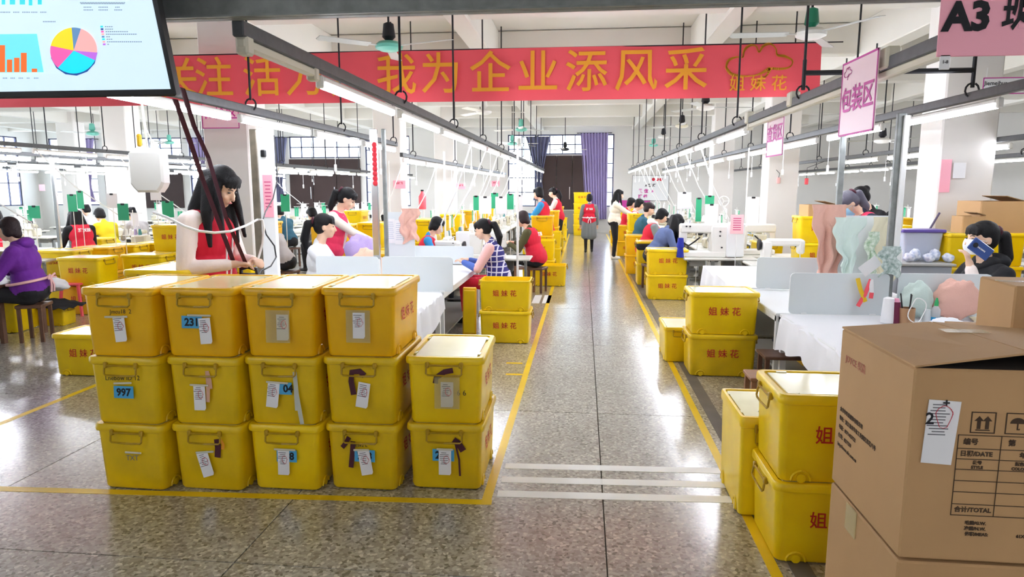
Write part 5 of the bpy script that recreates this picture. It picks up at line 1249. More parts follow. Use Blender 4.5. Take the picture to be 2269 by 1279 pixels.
class Body:
    def __init__(s): s.P = []
    def cap(s, p0, p1, r0, r1=None, m=0): s.P.append(('c', Vector(p0), Vector(p1), r0, r0 if r1 is None else r1, m))
    def ell(s, c, r, m=0, R=None): s.P.append(('e', Vector(c), r, R if R is not None else Matrix.Identity(3), None, m))
    def make(s, name, mats, parent, vox=.014, smooth=4, inflate=0.0, only=None, cut=None):
        b = MB()
        for p in s.P:
            if only is not None and p[5] not in only: continue
            if p[0] == 'c': cap_mesh(b, p[1], p[2], p[3] + inflate, p[4] + inflate)
            else: b.ell(p[1], [q + inflate for q in p[2]], 18, 12, p[3])
        me = b.mesh(name, M(mats[0]) if not isinstance(mats[0], str) else M(mats[0]))
        o = bpy.data.objects.new('tmp', me); COL.objects.link(o)
        r = o.modifiers.new('r', 'REMESH'); r.mode = 'VOXEL'; r.voxel_size = vox; r.use_smooth_shade = True
        if smooth: q = o.modifiers.new('s', 'SMOOTH'); q.factor = .5; q.iterations = smooth
        m2 = bpy.data.meshes.new_from_object(o.evaluated_get(bpy.context.evaluated_depsgraph_get()))
        bpy.data.objects.remove(o); m2.name = name; m2.materials.clear()
        for mm in mats: m2.materials.append(M(mm))
        if len(mats) > 1 or cut:
            n = len(m2.polygons); co = np.empty(n * 3); m2.polygons.foreach_get('center', co); co = co.reshape(-1, 3)
            best = np.full(n, 1e9); idx = np.zeros(n, int)
            for p in s.P:
                if only is not None and p[5] not in only: continue
                if p[0] == 'c':
                    a = np.array(p[1]); d = np.array(p[2]) - a; t = np.clip(((co - a) @ d) / max(d @ d, 1e-9), 0, 1)
                    dd = np.linalg.norm(co - a - t[:, None] * d, axis=1) - (p[3] + (p[4] - p[3]) * t)
                else:
                    q = (co - np.array(p[1])) @ np.array(p[3]); rr = np.array(p[2]); l = np.linalg.norm(q / rr, axis=1); dd = (l - 1) * min(p[2])
                w = dd < best; best[w] = dd[w]; idx[w] = p[5]
            if len(mats) > 1: m2.polygons.foreach_set('material_index', idx.clip(0, len(mats) - 1).astype(np.int32))
        m2.polygons.foreach_set('use_smooth', [True] * len(m2.polygons)); m2.update()
        return link(name, m2, parent)
def ik(S, T, l1, l2, pole):
    S = Vector(S); T = Vector(T); d = T - S; L_ = min(d.length, (l1 + l2) * .995); L_ = max(L_, abs(l1 - l2) + .02); u = d.normalized(); T2 = S + u * L_
    a = (l1 * l1 - l2 * l2 + L_ * L_) / (2 * L_); h = math.sqrt(max(l1 * l1 - a * a, 0)); p = Vector(pole); p = (p - u * u.dot(p)).normalized()
    return S + u * a + p * h, T2
def person(label, x, y, z0=0.0, rz=0.0, sc=1.0, pose='stand', lean=0.0, head_pitch=0.0, head_yaw=0.0, hands=None, top='shirt_white', sleeve=None, vest=None, trousers='trouser_black', hair='long', haircol='hair_black', mask=None, vox=.014, bulk=1.0, vtext=False, coat=None, feet=None, shoe='black_plastic', hood=None, bow=False, fore=None, hipz=None, poles=None):
    """local frame: +Y is where the person faces, ground at z=0; R side is +X"""
    t = thing('person', label, 'person', (x, y, z0), rz); t.scale = (sc,) * 3
    B = Body(); SK, TP, SL, TR, SH, FO = 0, 1, 2, 3, 4, 5
    mats = ['skin', top, sleeve or top, trousers, shoe, fore or sleeve or top]
    hipz = hipz or (.86 if pose == 'stand' else .50)
    if pose == 'sit': SEATS.append((x, y, rz, (hipz - .115) * sc + z0, ' '.join(label.split()[:9])))
    hip = Vector((0, 0, hipz)); Rl = Matrix.Rotation(-math.radians(lean), 3, 'X')   # lean forward towards +Y
    def tp(v): return hip + Rl @ Vector(v)
    k = bulk
    B.ell(hip + Vector((0, 0, .02)), (.165 * k, .125 * k, .12), TR if not coat else TP)
    B.cap(tp((-.05, 0, .06)), tp((.05, 0, .06)), .125 * k, m=TP)
    B.ell(tp((0, .0, .16)), (.145 * k, .11 * k, .14), TP, Rl)
    B.ell(tp((0, .005, .33)), (.165 * k, .118 * k, .17), TP, Rl)
    B.cap(tp((-.125, -.01, .43)), tp((.125, -.01, .43)), .062 * k, m=TP)
    B.cap(tp((0, -.01, .42)), tp((0, -.01, .5)), .075, .05, m=TP)
    neck0 = tp((0, .0, .49)); Rh = Matrix.Rotation(math.radians(head_yaw), 3, 'Z') @ Matrix.Rotation(-math.radians(lean * .6 + head_pitch), 3, 'X')
    hc = neck0 + (Rl @ Vector((0, .02, .05))) + Rh @ Vector((0, .02, .12))
    B.cap(neck0 - Vector((0, 0, .02)), hc + Rh @ Vector((0, -.015, -.06)), .05, .047, m=SK)
    def hp(v): return hc + Rh @ Vector(v)
    B.ell(hp((0, -.008, .03)), (.074, .092, .084), SK, Rh); B.ell(hp((0, .024, -.03)), (.058, .064, .078), SK, Rh); B.ell(hp((0, .052, -.082)), (.032, .032, .026), SK, Rh)
    B.cap(hp((0, .086, .008)), hp((0, .104, -.03)), .008, .0125, m=SK); B.ell(hp((0, .083, -.058)), (.022, .012, .011), SK, Rh)
    for s in (-1, 1): B.ell(hp((s * .074, -.004, -.012)), (.011, .019, .029), SK, Rh); B.ell(hp((s * .034, .066, -.028)), (.022, .018, .02), SK, Rh)
    # arms
    if hands is None: hands = ((.2, .05, hipz + .0), (-.2, .05, hipz + .0))
    for s, T in ((1, hands[0]), (-1, hands[1])):
        S = tp((s * .165 * (1 + (k - 1) * .5), -.01, .425)); pole = Vector((s * .6, -.5, -.8)) if not (poles and poles[0 if s > 0 else 1]) else Vector(poles[0 if s > 0 else 1]); E, W = ik(S, T, .275, .245, pole)
        B.cap(S, E, .056 * k, .046 * k, m=SL); B.cap(E, W + (E - W).normalized() * .02, .044 * k, .033 * k, m=FO)
        d = (W - E).normalized(); up = Vector((0, 0, 1)); side = d.cross(up)
        side = side.normalized() if side.length > .1 else Vector((1, 0, 0)); dn = side.cross(d).normalized(); dn = -dn if dn.z > 0 else dn
        B.cap(W, W + d * .03, .024, .025, m=SK)
        pm = W + d * .065
        for q in (-1.1, -.35, .35, 1.1): B.cap(W + d * .02 + side * q * .006, W + d * .085 + side * q * .019, .014, .0115, m=SK)
        for q, L_ in ((-1.5, .026), (-.5, .033), (.5, .031), (1.5, .023)):
            a0 = W + d * .085 + side * q * .0145; a1 = a0 + d * L_ * .9 + dn * L_ * .45; a2 = a1 + d * L_ * .4 + dn * L_ * .85; B.cap(a0, a1, .0092, .0085, m=SK); B.cap(a1, a2, .0085, .0072, m=SK)
        th = -s; a0 = W + d * .03 + side * th * .026; a1 = W + d * .065 + side * th * .05 + dn * .018; B.cap(a0, a1, .0125, .0105, m=SK); B.cap(a1, a1 + d * .03 + dn * .01 - side * th * .004, .0105, .0085, m=SK)
    # legs
    for s in (1, -1):
        H0 = hip + Vector((s * .085, 0, -.02))
        if pose == 'stand':
            ft = feet[0 if s > 0 else 1] if feet else (s * .09, .0)
            A = Vector((ft[0], ft[1], .075)); K = (H0 + A) / 2 + Vector((0, .03, .02))
        else:
            K = Vector((s * .12, .42, hipz)); A = Vector((s * .12, .40, .08))
        B.cap(H0, K, .088 * (k * .5 + .5), .06, m=TR); B.cap(K, A, .058, .038, m=TR)
        B.cap(A + Vector((0, -.02, -.035)), A + Vector((s * .015, .13, -.045)), .04, .03, m=SH)
    if coat:   # long coat skirt
        for s in (-1, 0, 1): B.cap(hip + Vector((s * .08, 0, .0)), hip + Vector((s * .1, 0, -coat)), .12, .125, m=TP)
    B.make('body', mats, t, vox, 5 if vox < .01 else 3)
    # face details
    if not (mask and False):
        b = MB()
        for s in (-1, 1): b.ell(hp((s * .03, .0795, .006)), (.0135, .006, .005), 8, 6, Rh)
        b.build('eyes', M('eye_dark'), t, True)
        b = MB()
        for s in (-1, 1): b.tube([hp((s * .016, .088, .024)), hp((s * .03, .086, .03)), hp((s * .046, .076, .025))], .0028, 4)
        b.build('eyebrows', M(haircol), t)
    if mask:
        b = MB()
        def mf(u, v):
            a = (u - .5) * 2.3; rz_ = .064 + .014 * math.sin(v * PI); zz = .004 - v * .105
            return hp((rz_ * 1.06 * math.sin(a), .03 + (.068 + .018 * math.sin(v * PI)) * math.cos(a) * (1 - .18 * v), zz))
        b.sheet(mf, 14, 8, .003); b.build('face_mask', M(mask), t, True)
        b = MB()
        for s in (-1, 1):
            for zz in (-.0, -.07): b.tube([hp((s * .062, .06, zz)), hp((s * .076, .02, -.01 + zz * .4)), hp((s * .078, -.01, -.01))], .0015, 4)
        b.build('mask_loop', M(mask), t)
    else:
        b = MB(); b.ell(hp((0, .094, -.0575)), (.019, .005, .0055), 8, 6, Rh); b.build('lips', M('lip'), t, True)
    # hair
    Hh = Body(); Hh.ell(hp((0, -.022, .042)), (.085, .094, .086), 0, Rh); Hh.ell(hp((0, -.04, -.0)), (.08, .072, .085), 0, Rh)
    Hh.ell(hp((0, .045, .075)), (.062, .04, .034), 0, Rh)
    if hair != 'tied': 
        for q in (-.05, -.025, 0, .025, .05): Hh.cap(hp((q, .05 + .02 * (1 - abs(q) * 15), .075)), hp((q * 1.15, .082 - abs(q) * .28, .036)), .017, .009)
    if hair == 'long':
        for q in np.linspace(-1, 1, 7):
            a = hp((q * .07, -.045 - .03 * (1 - abs(q)), .0)); c = a + Vector((q * .05, -.02 + .03 * abs(q), -.17)); e = c + Vector((q * .01, .02, -.2)); Hh.cap(a, c, .036, .034); Hh.cap(c, e, .033, .014)
        for q in (-.04, 0, .04): a = hp((q, -.09, .02)); c = a + Vector((q, -.06, -.2)); Hh.cap(a, c, .045, .05); Hh.cap(c, c + Vector((0, .0, -.24)), .048, .03)
        for s in (-1, 1): 
            a = hp((s * .074, .02, .02)); c = a + Vector((s * .015, .01, -.13)) ; Hh.cap(a, c, .02, .024); Hh.cap(c, c + Vector((s * .01, .03, -.18)), .024, .012)
    elif hair == 'pony' or hair == 'tied':
        a = hp((0, -.105, .04)); c = a + Vector((0, 0, 0)) + (Rl @ Vector((0, -.06, -.03))); e = c + Rl @ Vector((0, -.02, -.15)); f_ = e + Rl @ Vector((0, .03, -.14))
        Hh.cap(hp((0, -.07, .04)), c, .034, .034); Hh.cap(c, e, .038, .045); Hh.cap(e, f_, .043, .015)
    elif hair == 'bun': Hh.ell(hp((0, -.11, .05)), (.042, .04, .04), 0, Rh)
    elif hair == 'short':
        for s in (-1, 1): Hh.ell(hp((s * .062, -.015, -.02)), (.026, .05, .06), 0, Rh)
        Hh.ell(hp((0, -.06, -.05)), (.066, .045, .06), 0, Rh)
    Hh.make('hair', [haircol], t, max(vox, .009), 2)
    if hair in ('pony', 'tied'):
        b = MB(); b.lathe([(.036, -.012), (.042, 0), (.036, .012)], hp((0, -.115, .045)), 10, Rh @ Matrix.Rotation(PI / 2, 3, 'X')); b.build('hair_tie', M('ribbon_maroon'), t, True)
    if vest:
        V = Body()
        V.ell(hip + Vector((0, 0, .03)), (.17 * k, .13 * k, .115), 0); V.cap(tp((-.05, 0, .06)), tp((.05, 0, .06)), .13 * k)
        V.ell(tp((0, .0, .16)), (.15 * k, .116 * k, .14), 0, Rl); V.ell(tp((0, .004, .33)), (.163 * k, .124 * k, .165), 0, Rl); V.cap(tp((-.095, -.012, .435)), tp((.095, -.012, .435)), .06 * k)
        V.make('vest', [vest], t, max(vox, .01), 3, .006)
        b = MB()
        for s in (-1, 1): b.tube([tp((s * .035, -.02, .515)), tp((s * .05, .08, .45)), tp((s * .03, .125 * k + .01, .34)), tp((s * .02, .125 * k + .01, .1))], .006, 5)
        b.build('vest_piping', M('shirt_white'), t)
        if vtext:
            o = put_text('姐妹花', .062, M('shirt_white'), t, Matrix.Translation(tp((0, -.128 * k - .012, .36))) @ (Rl.to_4x4()) @ BACK((0, 0, 0)).to_3x3().to_4x4() , bold=.002)
            o.matrix_local = Matrix.Translation(tp((0, .0, .36)) + Rl @ Vector((0, -.134 * k - .006, 0))) @ (Rl @ BACK((0, 0, 0)).to_3x3()).to_4x4()
    if hood: 
        Q = Body(); Q.ell(tp((0, -.07, .5)), (.12, .07, .06), 0, Rl); Q.cap(tp((-.08, .0, .5)), tp((.08, 0, .5)), .04); Q.cap(tp((-.08, .0, .5)), tp((-.02, .09, .44)), .03); Q.cap(tp((.08, .0, .5)), tp((.02, .09, .44)), .03); Q.make('hood', [hood], t, max(vox, .012), 3)
    if bow:
        b = MB(); zc_ = .1
        pts = [tp((.17 * k * math.cos(a) * 1.06, .14 * k * math.sin(a), zc_ + .02)) for a in np.linspace(0, 2 * PI, 22)]
        b.tube(pts, .014, 6)
        bx0 = tp((0, -.15 * k, zc_ + .02))
        for s in (-1, 1): b.tube([bx0, bx0 + Vector((s * .06, -.02, .03)), bx0 + Vector((s * .09, -.02, -.01)), bx0 + Vector((0, -.01, 0))], .01, 5); b.tube([bx0, bx0 + Vector((s * .03, -.015, -.08)), bx0 + Vector((s * .035, -.01, -.15))], .011, 5)
        b.build('apron_tie', M('knit_pink' if bow == 'pink' else 'shirt_white'), t, True)
    t['_hc'] = list(hc)
    return t
RIGHTF = -PI / 2   # facing +X
LEFTF = PI / 2     # facing -X
def at_floor_depth(px, Y): return aY(px, 450, Y).x
# ironing woman
x = at_floor_depth(448, 4.8)
p1 = person('woman with long black hair in a red vest over a pale pink jumper, ironing', x, 4.8, 0, RIGHTF - .12, 1.215, 'stand', lean=5, head_pitch=28, head_yaw=-2, hands=((.1, .24, 1.03), (-.04, .3, 1.04)), top='knit_cream', sleeve='knit_cream', vest='vest_red', hair='long', vox=.0066, bulk=1.1)
# ironing table and iron
q = aY(560, 612, 4.9)
t = thing('ironing_table', 'small padded ironing table in front of the red vest woman', 'table', (q.x - .1, 4.9, 0)); hz = q.z - .055
b = MB(); b.rbox((0, 0, hz - .02), (.62, .42, .04), .012); b.build('pad', M('cloth_white'), t)
for sx in (-1, 1):
    for sy in (-1, 1): b = MB(); b.box((sx * .26, sy * .16, hz / 2 - .02), (.035, .035, hz - .04)); b.build('leg', M('galvanised'), t)
t = thing('steam_iron', 'chrome steam iron with dark handle held on the pad', 'iron', (q.x, 4.87, hz), -.1)
def iron_loop(z, s): return [Vector((x_ * s, y_ * s, z)) for x_, y_ in ((-.11, -.05), (-.11, .05), (.02, .055), (.09, .03), (.125, 0), (.09, -.03), (.02, -.055))][::-1]
b = MB(); b.loft([iron_loop(0, 1), iron_loop(.02, .98), iron_loop(.045, .85), iron_loop(.065, .6)]); b.build('soleplate', M('chrome'), t)
b = MB(); b.tube([(-.08, 0, .06), (-.08, 0, .11), (-.02, 0, .13), (.05, 0, .11), (.06, 0, .06)], .016, 6); b.rbox((-.01, 0, .07), (.13, .06, .02), .008); b.build('handle', M('black_plastic'), t, True)
b = MB(); b.lathe([(.075, -.008), (.085, 0), (.075, .008)], (-.17, 0, .09), 16, Matrix.Rotation(PI / 2, 3, 'Y')); b.build('heat_guard', M('black_plastic'), t, True)
ii = t.location
b = MB(); P = [aY(*pp) for pp in ((340, 470, 4.6), (371, 482, 4.4), (410, 502, 4.36), (440, 512, 4.36), (475, 516, 4.38), (510, 513, 4.45), (545, 500, 4.65), (570, 487, 4.9), (582, 488, 4.9), (585, 505, 4.9), (582, 540, 4.9), (572, 575, 4.9), (566, 600, 4.9))]
b.tube(P, .009, 6); tag(b.build('steam_hose', M('white_plastic'), None, True), 'white steam hose sagging across the red vest woman to the iron', 'hose')
b = MB(); P = [aY(*pp) for pp in ((607, 300, 6.4), (612, 350, 6.4), (614, 400, 6.4), (605, 440, 6.2), (588, 470, 5.6), (582, 490, 5.3), (590, 520, 5.2), (608, 545, 5.2), (612, 570, 5.2), (600, 590, 5.1), (580, 600, 5.0), (572, 612, 4.95))]
b.tube(P, .006, 6); tag(b.build('black_power_lead', M('black_plastic'), None, True), 'black power lead curling from the plug on the white post down to the iron', 'cord')
# maroon straps from the lamp rail down to the iron
for i, (pts, lab) in enumerate((([(388, 220, 4.2), (420, 310, 4.4), (450, 400, 4.55), (480, 480, 4.6), (510, 560, 4.62), (520, 590, 4.7)], 'left maroon ribbon strap hanging diagonally in front of the red vest woman'), ([(404, 195, 4.2), (430, 280, 4.4), (462, 350, 4.5), (500, 480, 4.5), (530, 550, 4.6), (545, 585, 4.7)], 'right maroon ribbon strap crossing the hair of the red vest woman'))):
    b = MB(); b.tube([aY(*pp) for pp in pts], .02, 6, flat=(0, 1, 0)); tag(b.build('ribbon_strap', M('ribbon_maroon'), None), lab, 'strap')
# left table women
person('woman in a white top with a low black ponytail seated behind the left partition', at_floor_depth(693, 7.55), 7.55, -.02, RIGHTF + .1, 1.2, 'sit', lean=6, head_pitch=2, head_yaw=10, hands=((-.05, .38, .72), (-.2, .4, .7)), top='shirt_white', hair='pony', vox=.0085)
person('woman in a pink vest and cream sleeves standing and reaching over the left table', at_floor_depth(728, 8.25), 8.25, 0, RIGHTF + .05, 1.13, 'stand', lean=12, head_pitch=26, hands=((-.1, .5, .98), (-.1, .4, .9)), top='coat_cream', vest='vest_pink', hair='pony', vox=.0095)
person('woman in a grey white top seated behind the ironing post', at_floor_depth(632, 10.9), 10.9, 0, LEFTF, 1.1, 'sit', lean=25, head_pitch=20, hands=((.1, .4, .75), (-.1, .4, .75)), top='grey_top', hair='long', vox=.018)
person('worker with black hair in yellow top bending behind the garland post', at_floor_depth(806, 12.5), 12.5, 0, RIGHTF + .6, 1.1, 'sit', lean=30, head_pitch=20, hands=((.1, .4, .75), (-.1, .4, .75)), top='yellow_top', hair='bun', vox=.02)
person('worker with short black hair among the machines behind the pink vest woman', at_floor_depth(772, 11.2), 11.2, 0, RIGHTF, 1.1, 'sit', lean=35, head_pitch=20, hands=((.1, .4, .75), (-.1, .4, .75)), top='trouser_black', hair='short', vox=.02)
person('dark haired woman in red and blue seated behind the pink garment', at_floor_depth(932, 10.2), 10.2, 0, RIGHTF + .2, 1.1, 'sit', lean=14, head_pitch=18, hands=((.1, .4, .75), (-.1, .4, .75)), top='sleeve_blue', vest='vest_red', hair='short', vox=.011)
# left aisle side
person('woman in a blue plaid vest and pink sleeves with ponytail, sewing beside the aisle', at_floor_depth(1108, 8.9), 8.9, 0, LEFTF - .1, 1.12, 'sit', lean=14, head_pitch=14, hands=((.12, .42, .74), (-.12, .42, .74)), top='plaid', sleeve='knit_pink', fore='sleeve_pat', hair='pony', vox=.0095, bulk=1.15, trousers='vest_red')
person('worker in a red vest and olive sleeves seen from behind at a machine', at_floor_depth(1192, 11.7), 11.7, 0, LEFTF - .25, 1.14, 'sit', lean=18, head_pitch=10, hands=((.1, .42, .74), (-.1, .42, .74)), top='sleeve_olive', vest='vest_red', hair='short', haircol='hair_brown', vox=.012, bulk=1.12, vtext=True)
person('worker standing in a red vest with bright blue sleeves beside the aisle', at_floor_depth(1208, 14.6), 14.6, 0, LEFTF - .2, 1.12, 'stand', lean=8, head_pitch=8, hands=((.1, .42, 1.1), (-.1, .42, 1.05)), top='sleeve_blue', vest='vest_red', hair='short', vox=.014, bulk=1.1, vtext=True)
person('worker in red vest with cream sleeves farther along the left machines', at_floor_depth(1240, 19.0), 19.0, 0, LEFTF - .2, 1.12, 'stand', lean=12, head_pitch=8, hands=((.1, .42, 1.0), (-.1, .42, 1.0)), top='knit_cream', vest='vest_red', hair='pony', vox=.02)
person('worker in orange and red bending behind the blue sleeved worker', at_floor_depth(1226, 16.4), 16.4, 0, LEFTF - .2, 1.1, 'sit', lean=20, head_pitch=18, hands=((.1, .42, .8), (-.1, .42, .8)), top='banner_gold', vest='vest_red', hair='bun', vox=.02)
# aisle walkers
person('person seen from behind in red apron and long grey coat walking away down the aisle', at_floor_depth(1306, 19.3), 19.3, 0, 0.05, 1.0, 'stand', top='coat_grey', vest='vest_red', hair='short', vox=.013, coat=.38, hands=((.24, .06, .78), (-.24, .06, .78)), bulk=1.1, vtext=True, feet=((.09, .05), (-.09, -.1)), bow=True)
person('woman in a cream puffer jacket and black trousers standing at the right benches', at_floor_depth(1362, 17.5), 17.5, 0, RIGHTF, 1.08, 'stand', lean=4, head_pitch=10, hands=((.0, .48, 1.02), (-.05, .48, 1.0)), top='coat_cream', hair='long', vox=.011, bulk=1.25, shoe='shoe_white', hood='coat_cream')
# right aisle side
person('worker in a blue grey hoodie with long black hair bent over a machine', at_floor_depth(1448, 12.3), 12.3, 0, RIGHTF + .25, 1.16, 'sit', lean=30, head_pitch=26, hands=((.1, .42, .74), (-.1, .42, .74)), top='hoodie_blue', hair='long', vox=.012, bulk=1.12)
person('worker in a grey top and red vest with white collar behind the hoodie', at_floor_depth(1430, 13.4), 13.4, 0, RIGHTF + .1, 1.16, 'sit', lean=20, head_pitch=20, hands=((.1, .42, .74), (-.1, .42, .74)), top='coat_grey', vest='vest_red', hair='short', vox=.014, bulk=1.12, hood='shirt_white')
person('worker in a teal top with a brown bun at the right machines', at_floor_depth(1413, 15.0), 15.0, 0, RIGHTF + .1, 1.2, 'sit', lean=14, head_pitch=14, hands=((.1, .42, .74), (-.1, .42, .74)), top='teal_top', hair='bun', haircol='hair_brown', vox=.014, bulk=1.15)
person('worker in a red vest with striped sleeves right of the cream jacket', at_floor_depth(1396, 18.4), 18.4, 0, RIGHTF, 1.22, 'sit', lean=14, head_pitch=10, hands=((.1, .42, .74), (-.1, .42, .74)), top='knit_cream', vest='vest_red', hair='short', vox=.02)
person('farthest red vest worker below the notice board', at_floor_depth(1383, 19.2), 19.2, 0, RIGHTF, 1.22, 'sit', lean=10, head_pitch=10, hands=((.1, .42, .74), (-.1, .42, .74)), top='vest_red', hair='short', vox=.02)
# right hall
person('woman in a blue mask and red vest bowing over the screen, grey hair tied back', at_floor_depth(1950, 8.3), 8.3, .0, LEFTF + .15, 1.15, 'stand', lean=22, head_pitch=38, hands=((.1, .5, .85), (-.1, .5, .85)), top='dark_navy', vest='vest_pink', hair='tied', haircol='hair_grey', mask='mask_blue', vox=.0085)
person('second black haired head directly behind the bowing masked woman', at_floor_depth(1962, 9.3), 9.3, .0, LEFTF + .2, 1.16, 'stand', lean=22, head_pitch=20, hands=((.1, .5, .95), (-.1, .5, .95)), top='trouser_black', hair='bun', vox=.014)
person('worker with curly dark hair at the distant right machines', at_floor_depth(2014, 12.0), 12.0, 0, LEFTF, 1.15, 'sit', lean=15, head_pitch=14, hands=((.1, .42, .74), (-.1, .42, .74)), top='grey_top', hair='short', vox=.018)
PHY = 6.2
px_, py_, prz, psc = at_floor_depth(2203, 6.5), 6.5, LEFTF + .12, 1.3
wl = Matrix.Rotation(-prz, 3, 'Z') @ ((aY(2150, 592, PHY + .03) - Vector((px_, py_, 0))) / psc)
ph = person('woman in black coat and white mask with ponytail, phone at her ear', px_, py_, 0, prz, psc, 'sit', lean=2, head_pitch=2, hands=((.1, .4, .52), tuple(wl)), poles=(None, (-.3, .3, -1)), hipz=.38, top='coat_black', sleeve='coat_black', fore='knit_cream', hair='pony', mask='mask_white', vox=.0078, bulk=1.12, hood='coat_black')
# phone near her cheek (left-hand side faces the camera)
# left hall
person('woman in a purple hooded jacket with a pink apron bow, seated with her back turned', at_floor_depth(52, 7.3), 7.3, 0, PI / 2 + .35, 1.16, 'sit', lean=10, head_pitch=6, hands=((.1, .42, .74), (-.1, .42, .74)), top='jacket_purple', hair='short', haircol='hair_brown', vox=.0095, bulk=1.3, hood='jacket_purple', bow='pink')
person('long haired worker in black with red vest at the far left machines', at_floor_depth(180, 11.6), 11.6, 0, LEFTF - .5, 1.16, 'sit', lean=20, head_pitch=16, hands=((.1, .42, .74), (-.1, .42, .74)), top='trouser_black', vest='vest_red', hair='long', vox=.012, bulk=1.1, vtext=True)
for i, (px, Y, m_, hr, lab) in enumerate(((8, 12.0, 'vest_red', 'short', 'red topped worker at the far left edge behind the machines'), (207, 15.5, 'grey_top', 'bun', 'worker whose dark bun shows above the far left machines'), (240, 13.0, 'yellow_top', 'short', 'worker in yellow behind the long haired red vest worker'), (311, 13.5, 'grey_top', 'bun', 'worker with dark bun below the hanging water tank'), (640, 15.0, 'teal_top', 'short', 'distant worker seen right of the ironing post'), (716, 14.0, 'grey_top', 'short', 'distant worker among the machines left of the pink vest woman'))):
    person(lab, at_floor_depth(px, Y), Y, 0, LEFTF - .4, 1.15, 'sit', lean=22, head_pitch=16, hands=((.1, .42, .74), (-.1, .42, .74)), top=m_, hair=hr, vox=.02)
for o in bpy.data.objects:
    if '_hc' in o: del o['_hc']
# ================================================================== SEWING MACHINES
def lockstitch(m='machine_white'):
    t = thing('sewing_machine', 'x', 'sewing machine', (0, 0, 0))
    b = MB(); b.rbox((0, 0, .025), (.5, .18, .05), .008); b.build('bed', M(m), t)
    b = MB(); b.rbox((.19, 0, .15), (.11, .13, .24), .02); b.rbox((-.01, 0, .25), (.42, .1, .085), .022); b.rbox((-.2, 0, .2), (.075, .11, .17), .02)
    b.build('arm', M(m), t, True)
    b = MB(); R = Matrix.Rotation(PI / 2, 3, 'Y'); b.lathe([(.02, .25), (.06, .255), (.068, .265), (.068, .285), (.05, .29), (.02, .285)], (0, 0, .22), 14, R); b.build('hand_wheel', M('rod_black'), t, True)
    b = MB(); b.cyl((-.2, 0, .12), (-.2, 0, .055), .006, n=6); b.rbox((-.2, -.01, .056), (.03, .05, .008), .003); b.build('needle_bar', M('chrome'), t)
    b = MB(); b.cyl((-.17, -.055, .2), (-.17, -.075, .2), .014, n=10); b.cyl((-.21, -.055, .24), (-.21, -.07, .24), .007, n=8); b.cyl((.12, -.05, .26), (.12, -.06, .26), .009, n=8); b.build('tension_dial', M('rod_black'), t)
    b = MB(); b.box((.2, -.067, .18), (.07, .004, .05)); b.build('control_panel', M('ink_grey'), t)
    return t
def overlock(m='machine_cream'):
    t = thing('sewing_machine', 'x', 'sewing machine', (0, 0, 0))
    b = MB(); b.rbox((.02, 0, .09), (.32, .22, .18), .03); b.build('base_body', M(m), t, True)
    b = MB(); b.rbox((.08, .03, .23), (.2, .12, .12), .03); b.rbox((-.07, .03, .25), (.12, .08, .07), .02); b.build('head', M(m), t, True)
    R = Matrix.Rotation(PI / 2, 3, 'Y'); b = MB(); b.lathe([(.02, .18), (.055, .185), (.06, .2), (.06, .215), (.02, .22)], (0, 0, .16), 14, R); b.build('hand_wheel', M('rod_black'), t, True)
    b = MB()
    for i in range(4): b.cyl((.0 + i * .035, -.035, .27), (.0 + i * .035, -.06, .27), .011, n=8)
    b.build('tension_dial', M('chrome'), t)
    b = MB(); b.tube([(-.11, .02, .25), (-.12, -.02, .2), (-.1, -.04, .12)], .008, 5); b.rbox((-.1, -.09, .13), (.12, .06, .01), .003); b.build('presser', M('chrome'), t)
    return t
def bartack(m='machine_white'):
    t = thing('sewing_machine', 'x', 'sewing machine', (0, 0, 0))
    b = MB(); b.rbox((0, 0, .04), (.62, .24, .08), .012); b.build('bed', M(m), t)
    b = MB(); b.rbox((.22, 0, .25), (.24, .2, .38), .018); b.build('pillar', M(m), t, True)
    b = MB(); b.rbox((-.04, 0, .4), (.56, .17, .13), .02); b.rbox((-.27, 0, .31), (.1, .13, .22), .015); b.build('arm', M(m), t, True)
    b = MB(); b.rbox((.43, 0, .24), (.24, .26, .46), .012); b.build('motor_housing', M('board_white'), t)
    b = MB(); b.tube([(-.27, -.05, .2), (-.2, -.09, .16), (-.12, -.1, .22), (-.05, -.1, .28)], .012, 6); b.cyl((-.27, 0, .2), (-.27, 0, .09), .008, n=6); b.build('clamp_arm', M('rod_black'), t)
    b = MB()
    for x_, z_ in ((-.24, .43), (-.19, .43), (.22, .36), (.22, .3), (.25, .14)): b.cyl((x_, -.1, z_), (x_, -.115, z_), .012, n=8)
    b.build('knob', M('rod_black'), t)
    return t
def sew_table():
    t = thing('sewing_table', 'x', 'table', (0, 0, 0))
    b = MB(); b.rbox((0, 0, TZ - .018), (1.15, .58, .036), .012); b.build('tabletop', mat('laminate_pale', 'd8d6cc', .35, noise=.05), t)
    for s in (-1, 1):
        b = MB(); b.box((s * .48, 0, .02), (.05, .5, .04)); b.box((s * .48, 0, .35), (.04, .06, .62)); b.box((s * .48, 0, .65), (.04, .44, .04)); b.build('leg', M('galvanised'), t)
    b = MB(); b.rbox((0, -.02, .12), (.42, .26, .02), .004); b.build('treadle', M('dark_steel'), t)
    b = MB(); b.rbox((.18, .05, TZ - .15), (.2, .2, .2), .02); b.build('motor', M('dark_steel'), t)
    b = MB(); b.rbox((-.35, -.02, TZ - .09), (.22, .3, .1), .004); b.build('drawer', M('grey_laminate'), t)
    return t
mat('cone_white', 'eeece6', .8); mat('cone_teal', '4a8a88', .8); mat('cone_lilac', 'b4a4c8', .8)
